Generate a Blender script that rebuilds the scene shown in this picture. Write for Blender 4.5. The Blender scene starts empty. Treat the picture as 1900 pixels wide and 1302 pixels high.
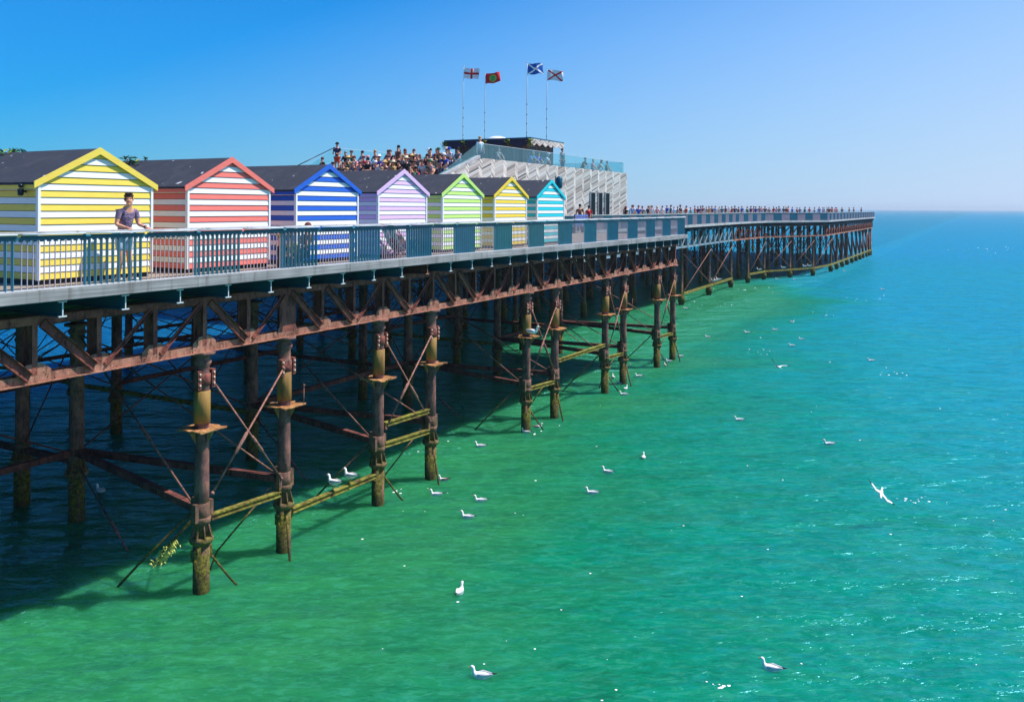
import bpy, bmesh, math, random
from mathutils import Vector, Matrix
R = math.radians
rnd = random.Random(7)
S = bpy.context.scene
COL = S.collection

# ------------------------------------------------------------------ camera
FPX = 1600.0                      # focal length in pixels of a 1900 wide frame
HX, HY = 950.0, 384.7             # where the optical axis meets the frame
ROLL = 0.005
HAZE = 2.1e-4
CAMZ = 9.15                       # eye height above the sea
DECK = 7.55                       # deck height above the sea
cd = bpy.data.cameras.new('camera')
cd.sensor_fit = 'HORIZONTAL'; cd.sensor_width = 36.0
cd.lens = 36.0 * FPX / 1900.0
cd.shift_y = -(651.0 - HY) / 1900.0
cd.clip_start = 0.1; cd.clip_end = 60000
cam = bpy.data.objects.new('camera', cd); COL.objects.link(cam)
cam.location = (0, 0, CAMZ); cam.rotation_euler = (R(90), -ROLL, 0)
S.camera = cam

# ------------------------------------------------------------------ sky, sun, exposure
SUN_DIR = Vector((0.54, 0.10, 0.84)).normalized()
elev = math.asin(SUN_DIR.z); azim = math.atan2(SUN_DIR.x, SUN_DIR.y)
W = bpy.data.worlds.new('World'); S.world = W; W.use_nodes = True
wn = W.node_tree; wn.nodes.clear()
sky = wn.nodes.new('ShaderNodeTexSky'); sky.sky_type = 'NISHITA'; sky.sun_disc = False
sky.sun_elevation = elev; sky.sun_rotation = azim
sky.altitude = 0; sky.air_density = 1.0; sky.dust_density = 0.3; sky.ozone_density = 6.0
def wmath(op, a, b=None, clamp=False):
    nd = wn.nodes.new('ShaderNodeMath'); nd.operation = op; nd.use_clamp = clamp
    for i, v in enumerate((a, b)):
        if v is None: continue
        if isinstance(v, bpy.types.NodeSocket): wn.links.new(v, nd.inputs[i])
        else: nd.inputs[i].default_value = v
    return nd.outputs[0]
def wmix(f, a, b, typ='MIX'):
    nd = wn.nodes.new('ShaderNodeMix'); nd.data_type = 'RGBA'; nd.blend_type = typ
    for k, v in ((0, f), (6, a), (7, b)):
        if isinstance(v, bpy.types.NodeSocket): wn.links.new(v, nd.inputs[k])
        else: nd.inputs[k].default_value = v if k == 0 else (*v, 1)
    return nd.outputs[2]
# clear deep blue air, whitening towards the sun's side of the horizon
wtc = wn.nodes.new('ShaderNodeTexCoord'); wxyz = wn.nodes.new('ShaderNodeSeparateXYZ'); wn.links.new(wtc.outputs['Generated'], wxyz.inputs[0])
hz = wmath('ADD', wmath('ADD', wmath('MULTIPLY', wxyz.outputs[0], .75), .60), wmath('MULTIPLY', wmath('ABSOLUTE', wxyz.outputs[2]), -2.0))
hz = wmath('POWER', wmath('MAXIMUM', wmath('MINIMUM', hz, 1.0), 0.0), 1.15)
lowdim = wmath('MINIMUM', wmath('ADD', wmath('MULTIPLY', wmath('ABSOLUTE', wxyz.outputs[2]), 1.2), .77), 1.0)
deep = wmix(1.0, wmix(1.0, sky.outputs[0], (.065, .62, 1.00), 'MULTIPLY'), lowdim, 'MULTIPLY')
bg = wn.nodes.new('ShaderNodeBackground'); bg.inputs['Strength'].default_value = 0.12
pale = (.44/.12, .555/.12, .73/.12)
wo = wn.nodes.new('ShaderNodeOutputWorld')
wn.links.new(wmix(hz, deep, pale), bg.inputs['Color'])
wn.links.new(bg.outputs[0], wo.inputs['Surface'])
sl = bpy.data.lights.new('sun', 'SUN'); sl.energy = 4.6; sl.angle = R(0.5); sl.color = (1.0, 0.955, 0.89)
sun = bpy.data.objects.new('sun', sl); COL.objects.link(sun)
sun.rotation_euler = SUN_DIR.to_track_quat('Z', 'Y').to_euler(); sun.location = (60, 0, 80)
S.view_settings.view_transform = 'Standard'; S.view_settings.look = 'None'
S.view_settings.exposure = 0.42; S.view_settings.gamma = 1.0
try: S.view_settings.use_curve_mapping = False
except Exception: pass
S.cycles.max_bounces = 6; S.cycles.transparent_max_bounces = 12
S.cycles.caustics_reflective = False; S.cycles.caustics_refractive = False

# ------------------------------------------------------------------ pier frame: s along the pier, d inwards from its seaward edge
UX, UY = 0.4741, 0.8805
PZ = math.atan2(UY, UX)
OX = -17.5
def L(s, d, z=0.0): return Vector((OX + UX*s - UY*d, UY*s + UX*d, z))
def ray(px, py):
    x = px - HX; y = py - HY
    return (x + ROLL*y)/FPX, -(y - ROLL*x)/FPX          # X/Y and (Z-CAMZ)/Y
def sd(X, Y): return ((X-OX)*UX + Y*UY, -(X-OX)*UY + Y*UX)
def on_z(px, py, z):
    kx, kz = ray(px, py); Y = (z-CAMZ)/kz; return Vector((kx*Y, Y, z))
def col_d(px, d, py=HY):
    kx, _ = ray(px, py); s = (-OX + UY*d + kx*UX*d)/(UX - kx*UY); return s
def col_s(px, s, py=HY):
    kx, _ = ray(px, py); return (OX + UX*s - kx*UY*s)/(UY + kx*UX)

# ------------------------------------------------------------------ materials
def lin(c):
    return tuple((v/255/12.92 if v/255 <= .04045 else ((v/255+.055)/1.055)**2.4) for v in c)
class NT:
    def __init__(s, name):
        s.m = bpy.data.materials.new(name); s.m.use_nodes = True; s.t = s.m.node_tree
        s.b = s.t.nodes['Principled BSDF']; s.out = s.t.nodes['Material Output']
    def n(s, typ, _inp=None, **kw):
        nd = s.t.nodes.new(typ)
        for k, v in kw.items(): setattr(nd, k, v)
        for k, v in (_inp or {}).items(): s.set(nd.inputs[k], v)
        return nd
    def set(s, sock, v):
        if isinstance(v, bpy.types.NodeSocket): s.t.links.new(v, sock)
        elif isinstance(v, bpy.types.Node): s.t.links.new(v.outputs[0], sock)
        else: sock.default_value = v if not isinstance(v, tuple) or len(v) != 3 or sock.type != 'RGBA' else (*v, 1)
    def math(s, op, a, b=None, c=None, clamp=False):
        nd = s.t.nodes.new('ShaderNodeMath'); nd.operation = op; nd.use_clamp = clamp
        s.set(nd.inputs[0], a)
        if b is not None: s.set(nd.inputs[1], b)
        if c is not None: s.set(nd.inputs[2], c)
        return nd.outputs[0]
    def mix(s, f, a, b, typ='MIX'):
        nd = s.t.nodes.new('ShaderNodeMix'); nd.data_type = 'RGBA'; nd.blend_type = typ
        s.set(nd.inputs[0], f); s.set(nd.inputs[6], a); s.set(nd.inputs[7], b); return nd.outputs[2]
    def ramp(s, f, *stops):
        nd = s.t.nodes.new('ShaderNodeValToRGB'); e = nd.color_ramp.elements
        while len(e) < len(stops): e.new(0.5)
        for el, (p, c) in zip(e, stops): el.position = p; el.color = (*c, 1)
        s.set(nd.inputs[0], f); return nd.outputs[0]
    def obj(s): return s.n('ShaderNodeTexCoord').outputs['Object']
    def world(s): return s.n('ShaderNodeNewGeometry').outputs['Position']
    def noise(s, vec, scale, detail=3, rough=.55, dist=0.0):
        nd = s.n('ShaderNodeTexNoise', {'Vector': vec, 'Scale': scale, 'Detail': detail, 'Roughness': rough, 'Distortion': dist}); return nd.outputs[0]
    def mapping(s, vec, scale=(1,1,1), rot=(0,0,0), loc=(0,0,0)):
        return s.n('ShaderNodeMapping', {'Vector': vec, 'Scale': scale, 'Rotation': rot, 'Location': loc}).outputs[0]
    def xyz(s, vec): return s.n('ShaderNodeSeparateXYZ', {0: vec}).outputs
    def bump(s, h, strength=.3, dist=.02):
        nd = s.n('ShaderNodeBump', {'Height': h, 'Strength': strength, 'Distance': dist}); s.set(s.b.inputs['Normal'], nd); return nd
    def fin(s, color=None, rough=None, metal=None, spec=None):
        if color is not None: s.set(s.b.inputs['Base Color'], color)
        if rough is not None: s.set(s.b.inputs['Roughness'], rough)
        if metal is not None: s.set(s.b.inputs['Metallic'], metal)
        if spec is not None: s.set(s.b.inputs['Specular IOR Level'], spec)
        return s.m
MATS = {}
def paint(name, rgb, rough=.55, var=.12, scale=3.0, srgb=True, spec=.35, bump=0.0):
    if name in MATS: return MATS[name]
    c = lin(rgb) if srgb else rgb
    t = NT(name); w = t.world()
    n = t.noise(w, scale, 4); f = t.ramp(n, (.3, tuple(v*(1-var) for v in c)), (.7, tuple(min(v*(1+var*.5), .95) for v in c)))
    if bump: t.bump(t.noise(w, scale*14, 3), bump, .01)
    MATS[name] = t.fin(f, rough, 0, spec); return MATS[name]

def rust_mat(name, base, dark, light, scale=2.2, z_moss=False, rough=.85):
    t = NT(name); w = t.world()
    n1 = t.noise(w, scale, 6, .65); n2 = t.noise(t.mapping(w, (1,1,.25)), scale*4, 5, .7)
    c = t.ramp(n1, (.28, dark), (.5, base), (.74, light))
    c = t.mix(t.math('MULTIPLY', t.ramp(n2, (.5, (0,0,0)), (.64, (1,1,1))), .75), c, tuple(v*.45 for v in dark))
    c = t.mix(t.math('MULTIPLY', t.ramp(t.noise(w, scale*9, 3), (.60, (0,0,0)), (.70, (1,1,1))), .55), c, tuple(min(v*1.5,.7) for v in light))
    if z_moss:
        z = t.xyz(w)[2]
        zz = t.math('ADD', z, t.math('MULTIPLY', t.math('SUBTRACT', n1, .5), 1.6))
        mf = t.n('ShaderNodeMapRange', {0: zz, 1: 2.3, 2: .9, 3: 0.0, 4: 1.0}).outputs[0]
        moss = t.ramp(t.noise(w, 14, 5, .7), (.35, (.025,.024,.008)), (.5, (.10,.095,.012)), (.66, (.26,.25,.03)))
        side = t.math('MULTIPLY', mf, t.ramp(n2, (.34, (0,0,0)), (.5, (1,1,1))))
        c = t.mix(side, c, moss)
        wet = t.n('ShaderNodeMapRange', {0: zz, 1: .55, 2: .1, 3: 0.0, 4: .6}).outputs[0]
        c = t.mix(wet, c, (.03,.03,.012))
        h = t.math('ADD', n2, t.math('MULTIPLY', t.noise(w, 45, 2), t.n('ShaderNodeMapRange', {0: z, 1: 1.6, 2: .6, 3: .2, 4: 2.5}).outputs[0]))
        t.bump(h, .8, .02)
    else: t.bump(n2, .6, .012)
    return t.fin(c, rough, 0, .25)
M_RUST = rust_mat('rusty_iron', (.38,.17,.115), (.17,.07,.05), (.52,.28,.19))
M_RUST_SHADE = rust_mat('shaded_rusty_iron', (.25,.078,.060), (.10,.033,.03), (.40,.15,.10))  # same rust with shade put into its colour, for the girder's shaded parts
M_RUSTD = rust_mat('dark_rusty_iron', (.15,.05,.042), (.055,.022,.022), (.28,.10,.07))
M_COLUMN = rust_mat('column_iron', (.21,.10,.085), (.075,.04,.042), (.37,.175,.125), z_moss=True)
M_PLATE = rust_mat('flaking_plate', (.42,.19,.075), (.16,.06,.03), (.58,.32,.13), scale=3)
M_ROD = rust_mat('tie_rod_iron', (.30,.14,.11), (.12,.05,.045), (.5,.27,.2), scale=5)
def moss_beam():
    t = NT('mossy_iron_beam'); w = t.world()
    n = t.noise(w, 5, 5, .7)
    nz = t.xyz(t.n('ShaderNodeNewGeometry').outputs['Normal'])[2]
    c = t.ramp(n, (.36, (.10,.055,.03)), (.48, (.17,.15,.03)), (.62, (.32,.30,.05)), (.74, (.30,.22,.15)))
    t.bump(t.noise(w, 30, 4), .6, .02)
    return t.fin(c, .9, 0, .2)
M_MOSS = moss_beam()
def ochre():
    t = NT('ochre_wrapped_sleeve'); w = t.world()
    n = t.noise(t.mapping(w, (1,1,.2)), 5, 4, .6)
    c = t.ramp(n, (.3, (.15,.075,.03)), (.55, (.33,.18,.045)), (.8, (.42,.27,.07)))
    return t.fin(c, .6, 0, .3)
M_OCHRE = ochre()
def algae_pipe():
    t = NT('green_painted_steel'); w = t.world()
    c = t.ramp(t.noise(w, 1.5, 5, .65), (.3, (.045,.06,.035)), (.6, (.12,.17,.09)), (.8, (.2,.26,.15)))
    return t.fin(c, .7, 0, .3)
M_GREENP = algae_pipe()
M_TEAL = paint('teal_paint', (72,142,162), .35, .10, 2)
M_TEALD = paint('dark_teal_paint', (30,92,112), .4, .15, 2)
M_BAR = paint('grey_bar_paint', (188,172,182), .4, .1, 3)
M_GALV = paint('galvanised_steel', (205,215,220), .35, .1, 6)
M_GALVD = paint('dull_galvanised_steel', (128,148,158), .5, .2, 4)
M_TRIM = paint('white_trim', (240,240,240), .5, .04, 3)
M_DARK = paint('dark_plastic', (28,32,40), .4, .1, 3)
M_DTEAL = paint('dark_doorway', (10,34,42), .8, .2, 1, spec=.1)
M_BOLT = paint('pale_bolts', (225,205,180), .5, .1, 9)
def timber(name, c1, c2, c3, sc=(1,30,30), local=True):
    t = NT(name); o = t.obj() if local else t.world()
    n = t.noise(t.mapping(o, sc), 1.4, 5, .65); n2 = t.noise(o, 1.1, 3)
    c = t.ramp(n, (.3, c1), (.5, c2), (.72, c3))
    c = t.mix(t.ramp(n2, (.35, (0,0,0)), (.75, (.8,.8,.8))), c, tuple(v*.55 for v in c2))
    dr = t.noise(t.mapping(t.world(), (3.5,3.5,.25)), 1.0, 4, .7)
    c = t.mix(t.math('MULTIPLY', t.ramp(dr, (.54, (0,0,0)), (.66, (1,1,1))), .55), c, (.10,.085,.07))
    t.bump(n, .35, .006); return t.fin(c, .75, 0, .3)
M_FASCIA = timber('weathered_grey_timber', (.17,.165,.17), (.34,.33,.335), (.52,.51,.50), (.35,26,26))
M_CAPRAIL = timber('pale_handrail_timber', (.34,.33,.33), (.52,.51,.51), (.68,.67,.66), (.35,22,22))
M_STONE = timber('grey_brown_frame_timber', (.17,.11,.08), (.36,.24,.17), (.5,.36,.25), (.5,18,18))
def deckboards():
    t = NT('deck_boards'); o = t.obj(); x = t.xyz(o)
    k = t.math('DIVIDE', x[1], .145); fr = t.math('FRACT', k); idx = t.math('FLOOR', k)
    r = t.n('ShaderNodeTexWhiteNoise', {'W': idx}, noise_dimensions='1D').outputs[0]
    g = t.noise(t.mapping(o, (1.2,25,1)), 1.0, 4, .6)
    c = t.ramp(g, (.3, (.24,.19,.14)), (.6, (.40,.33,.26)), (.8, (.50,.43,.35)))
    c = t.mix(t.math('MULTIPLY', r, .35), c, (.20,.17,.14))
    gap = t.math('LESS_THAN', fr, .07)
    c = t.mix(gap, c, (.04,.03,.025))
    return t.fin(c, .8, 0, .3)
M_DECK = deckboards()
def roof_felt():
    t = NT('black_roof_felt'); w = t.world()
    c = t.ramp(t.noise(w, 60, 3, .8), (.35, (.022,.025,.036)), (.7, (.062,.066,.086)))
    c = t.mix(t.math('MULTIPLY', t.noise(w, .8, 3), .4), c, (.055,.055,.07))
    y = t.xyz(t.obj())[1]; lap = t.math('LESS_THAN', t.math('FRACT', t.math('DIVIDE', y, 1.07)), .018)
    c = t.mix(t.math('MULTIPLY', lap, .6), c, (.012,.012,.016))
    dp = t.noise(w, 5.5, 2, .4); c = t.mix(t.ramp(dp, (.735, (0,0,0)), (.745, (1,1,1))), c, (.55,.55,.55))
    c = t.mix(t.math('MULTIPLY', t.ramp(t.noise(t.mapping(w, (1,1,.3)), 2.2, 4, .7), (.5, (0,0,0)), (.7, (1,1,1))), .35), c, (.10,.10,.11))
    t.bump(t.noise(w, 160, 2), .5, .004)
    return t.fin(c, .85, 0, .3)
M_FELT = roof_felt()
def board_mat(name, rgb):
    if name in MATS: return MATS[name]
    c = lin(rgb); t = NT(name); o = t.obj()
    n = t.noise(t.mapping(o, (.8, .8, 9)), 4, 4, .6)
    col = t.ramp(n, (.25, tuple(v*.86 for v in c)), (.65, tuple(min(.9, v*1.03) for v in c)))
    st = t.ramp(t.noise(t.mapping(o, (6,6,.5)), 1.6, 4, .7), (.60, (0,0,0)), (.8, (1,1,1)))
    col = t.mix(t.math('MULTIPLY', st, .26), col, tuple(v*.6+.04 for v in c))
    t.bump(t.noise(t.mapping(o, (2,2,30)), 6, 3), .12, .003)
    MATS[name] = t.fin(col, .5, 0, .35); return MATS[name]
M_GAP = paint('board_shadow_gap', (60,55,62), .8, .1, 3)
def chevron():
    # herringbone of weathered boards: slanting rows whose slope flips at each fold
    t = NT('chevron_timber_cladding'); o = t.obj(); x = t.xyz(o)
    P = 1.48
    ph = t.math('FRACT', t.math('DIVIDE', x[0], P))
    tri = t.math('MULTIPLY', t.math('ABSOLUTE', t.math('SUBTRACT', ph, .5)), P)
    q = t.math('DIVIDE', t.math('ADD', x[2], t.math('MULTIPLY', tri, .42)), .10)
    idx = t.math('FLOOR', q); fr = t.math('FRACT', q)
    half = t.math('FLOOR', t.math('DIVIDE', x[0], P/2))
    r = t.n('ShaderNodeTexWhiteNoise', {'Vector': t.n('ShaderNodeCombineXYZ', {0: idx, 1: half}).outputs[0]}).outputs[0]
    c = t.ramp(r, (.0, (.14,.125,.115)), (.15, (.38,.34,.31)), (.4, (.64,.59,.54)), (.72, (.84,.80,.75)), (1.0, (.56,.42,.35)))
    g = t.noise(t.mapping(o, (2,2,14)), 3, 4, .7)
    c = t.mix(t.math('MULTIPLY', g, .25), c, (.22,.2,.19))
    c = t.mix(t.math('LESS_THAN', fr, .09), c, (.08,.07,.06))
    t.bump(t.math('ADD', r, g), .4, .02)
    return t.fin(c, .8, 0, .3)
M_CHEV = chevron()
def vboards():
    t = NT('dark_stained_boards'); o = t.obj(); x = t.xyz(o)
    k = t.math('DIVIDE', x[1], .28); r = t.n('ShaderNodeTexWhiteNoise', {'W': t.math('FLOOR', k)}, noise_dimensions='1D').outputs[0]
    c = t.ramp(r, (0, (.05,.035,.035)), (1, (.16,.11,.10)))
    c = t.mix(t.math('LESS_THAN', t.math('FRACT', k), .1), c, (.01,.01,.01))
    return t.fin(c, .7, 0, .3)
M_VB = vboards()
def glass():
    t = NT('pale_blue_glass')
    tr = t.n('ShaderNodeBsdfTransparent', {'Color': (.76,.93,.95,1)})
    gl = t.n('ShaderNodeBsdfGlossy', {'Color': (.8,.95,1,1), 'Roughness': .04})
    df = t.n('ShaderNodeBsdfDiffuse', {'Color': (.25,.6,.65,1)})
    a = t.n('ShaderNodeMixShader', {0: .07, 1: tr, 2: df})
    b = t.n('ShaderNodeMixShader', {0: .07, 1: a, 2: gl})
    t.set(t.out.inputs[0], b.outputs[0]); return t.m
M_GLASS = glass()
M_SKIN = paint('skin', (224,160,130), .55, .05, 8)
M_SKIN2 = paint('tanned_skin', (170,105,80), .55, .05, 8)
M_HAIR = paint('brown_hair', (96,62,42), .6, .3, 40)
M_LEAF = paint('leaf_green', (70,120,38), .5, .35, 9)
M_LEAF2 = paint('leaf_yellow_green', (170,175,50), .5, .3, 9)
M_GW = paint('gull_white', (246,244,240), .6, .04, 20)
M_GG = paint('gull_grey', (205,203,206), .6, .1, 20)
M_GB = paint('gull_black', (32,30,34), .6, .1, 20)
M_GY = paint('gull_beak', (225,165,50), .5, .1, 20)
M_GM = paint('gull_mottled', (128,108,98), .7, .3, 60)
def flat(name, rgb, rough=.8): return paint(name, rgb, rough, .15, 5)

# ------------------------------------------------------------------ mesh builder
class MB:
    def __init__(s): s.v = []; s.f = []; s.mi = []; s.sm = []
    def add(s, vs, fs, mi=0, smooth=False):
        o = len(s.v); s.v += [tuple(v) for v in vs]
        for f in fs: s.f.append(tuple(i+o for i in f)); s.mi.append(mi); s.sm.append(smooth)
        return s
    def box(s, x0, x1, y0, y1, z0, z1, mi=0):
        v = [(x0,y0,z0),(x1,y0,z0),(x1,y1,z0),(x0,y1,z0),(x0,y0,z1),(x1,y0,z1),(x1,y1,z1),(x0,y1,z1)]
        return s.add(v, [(0,3,2,1),(4,5,6,7),(0,1,5,4),(1,2,6,5),(2,3,7,6),(3,0,4,7)], mi)
    def beam(s, p, q, a, b, side=None, mi=0):
        """square bar p->q; a = size along 'side', b = size along the third axis"""
        p = Vector(p); q = Vector(q); t = (q-p).normalized()
        sd_ = Vector(side) if side is not None else (Vector((0,0,1)) if abs(t.z) < .95 else Vector((1,0,0)))
        u = (sd_ - t*sd_.dot(t)).normalized(); w = t.cross(u)
        v = []
        for c in (p, q):
            for i, j in ((-1,-1),(1,-1),(1,1),(-1,1)): v.append(c + u*(a/2*i) + w*(b/2*j))
        return s.add(v, [(0,3,2,1),(4,5,6,7),(0,1,5,4),(1,2,6,5),(2,3,7,6),(3,0,4,7)], mi)
    def tube(s, pts, r, n=8, mi=0, cap=True):
        pts = [Vector(p) for p in pts]; rs = r if isinstance(r, (list, tuple)) else [r]*len(pts)
        vs = []; fs = []; u = None
        for i, p in enumerate(pts):
            t = (pts[min(i+1, len(pts)-1)] - pts[max(i-1, 0)]).normalized()
            if u is None: u = t.orthogonal().normalized()
            else: u = (u - t*u.dot(t)).normalized()
            w = t.cross(u)
            for k in range(n):
                a = 2*math.pi*k/n; vs.append(p + (u*math.cos(a) + w*math.sin(a))*rs[i])
        for i in range(len(pts)-1):
            for k in range(n): fs.append((i*n+k, i*n+(k+1) % n, (i+1)*n+(k+1) % n, (i+1)*n+k))
        if cap: fs.append(tuple(reversed(range(n)))); fs.append(tuple((len(pts)-1)*n+k for k in range(n)))
        return s.add(vs, fs, mi, True)
    def lathe(s, prof, n=16, c=(0,0,0), mi=0, smooth=True):
        vs = []; fs = []
        for (r, z) in prof:
            for k in range(n):
                a = 2*math.pi*k/n; vs.append((c[0]+r*math.cos(a), c[1]+r*math.sin(a), c[2]+z))
        for i in range(len(prof)-1):
            for k in range(n): fs.append((i*n+k, i*n+(k+1) % n, (i+1)*n+(k+1) % n, (i+1)*n+k))
        fs.append(tuple(reversed(range(n)))); fs.append(tuple((len(prof)-1)*n+k for k in range(n)))
        return s.add(vs, fs, mi, smooth)
    def loft(s, secs, n=12, mi=0, side=(0,1,0), caps=True):
        """secs: (centre, half width along side, half height) ; path bends in the plane across side"""
        vs = []; fs = []; cs = [Vector(c) for c, _, _ in secs]; sv = Vector(side).normalized()
        for i, (c, a, b) in enumerate(secs):
            t = (cs[min(i+1, len(cs)-1)] - cs[max(i-1, 0)]).normalized(); w = t.cross(sv).normalized()
            for k in range(n):
                an = 2*math.pi*k/n; vs.append(cs[i] + sv*(a*math.cos(an)) + w*(b*math.sin(an)))
        for i in range(len(secs)-1):
            for k in range(n): fs.append((i*n+k, i*n+(k+1) % n, (i+1)*n+(k+1) % n, (i+1)*n+k))
        if caps: fs.append(tuple(reversed(range(n)))); fs.append(tuple((len(secs)-1)*n+k for k in range(n)))
        return s.add(vs, fs, mi, True)
    def ball(s, c, rx, ry=None, rz=None, n=10, m=7, mi=0):
        ry = ry or rx; rz = rz or rx; vs = [(c[0], c[1], c[2]-rz)]; fs = []
        for i in range(1, m):
            p = -math.pi/2 + math.pi*i/m
            for k in range(n):
                a = 2*math.pi*k/n; vs.append((c[0]+rx*math.cos(p)*math.cos(a), c[1]+ry*math.cos(p)*math.sin(a), c[2]+rz*math.sin(p)))
        vs.append((c[0], c[1], c[2]+rz)); T = len(vs)-1
        for k in range(n): fs.append((0, 1+(k+1) % n, 1+k)); fs.append((T, 1+(m-2)*n+k, 1+(m-2)*n+(k+1) % n))
        for i in range(m-2):
            for k in range(n): a = 1+i*n; fs.append((a+k, a+(k+1) % n, a+n+(k+1) % n, a+n+k))
        return s.add(vs, fs, mi, True)
    def mesh(s, name, mats):
        me = bpy.data.meshes.new(name); me.from_pydata(s.v, [], s.f)
        for m in (mats if isinstance(mats, (list, tuple)) else [mats]): me.materials.append(m)
        me.polygons.foreach_set('material_index', s.mi); me.polygons.foreach_set('use_smooth', s.sm)
        me.update(); return me
    def build(s, name, mats, parent=None, loc=None, rz=None, bevel=0):
        bm = bmesh.new(); me = s.mesh(name, mats); bm.from_mesh(me); bmesh.ops.recalc_face_normals(bm, faces=bm.faces); bm.to_mesh(me); bm.free()
        return put(name, me, parent, loc, rz, bevel)
def put(name, me, parent=None, loc=None, rz=None, bevel=0):
    o = bpy.data.objects.new(name, me); COL.objects.link(o)
    if parent: o.parent = parent
    if loc is not None: o.location = loc
    if rz is not None: o.rotation_euler = (0, 0, rz)
    if bevel:
        b = o.modifiers.new('edge', 'BEVEL'); b.width = bevel; b.segments = 2; b.limit_method = 'ANGLE'
    return o
def tag(o, label=None, cat=None, group=None, kind=None):
    if label: o['label'] = label
    if cat: o['category'] = cat
    if group: o['group'] = group
    if kind: o['kind'] = kind
    return o
def thing(name, label, cat, loc=(0,0,0), rz=0.0, group=None):
    kd = 'thing'
    o = bpy.data.objects.new(name, None); COL.objects.link(o); o.location = loc; o.rotation_euler = (0,0,rz)
    o.empty_display_size = .3
    return tag(o, label, cat, group, kd)
ORD = ['first','second','third','fourth','fifth','sixth','seventh','eighth','ninth','tenth','eleventh','twelfth','thirteenth','fourteenth','fifteenth','sixteenth','seventeenth','eighteenth','nineteenth','twentieth']
ORD += ['twenty-'+o for o in ORD[:9]] + ['thirtieth'] + ['thirty-'+o for o in ORD[:9]]

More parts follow.
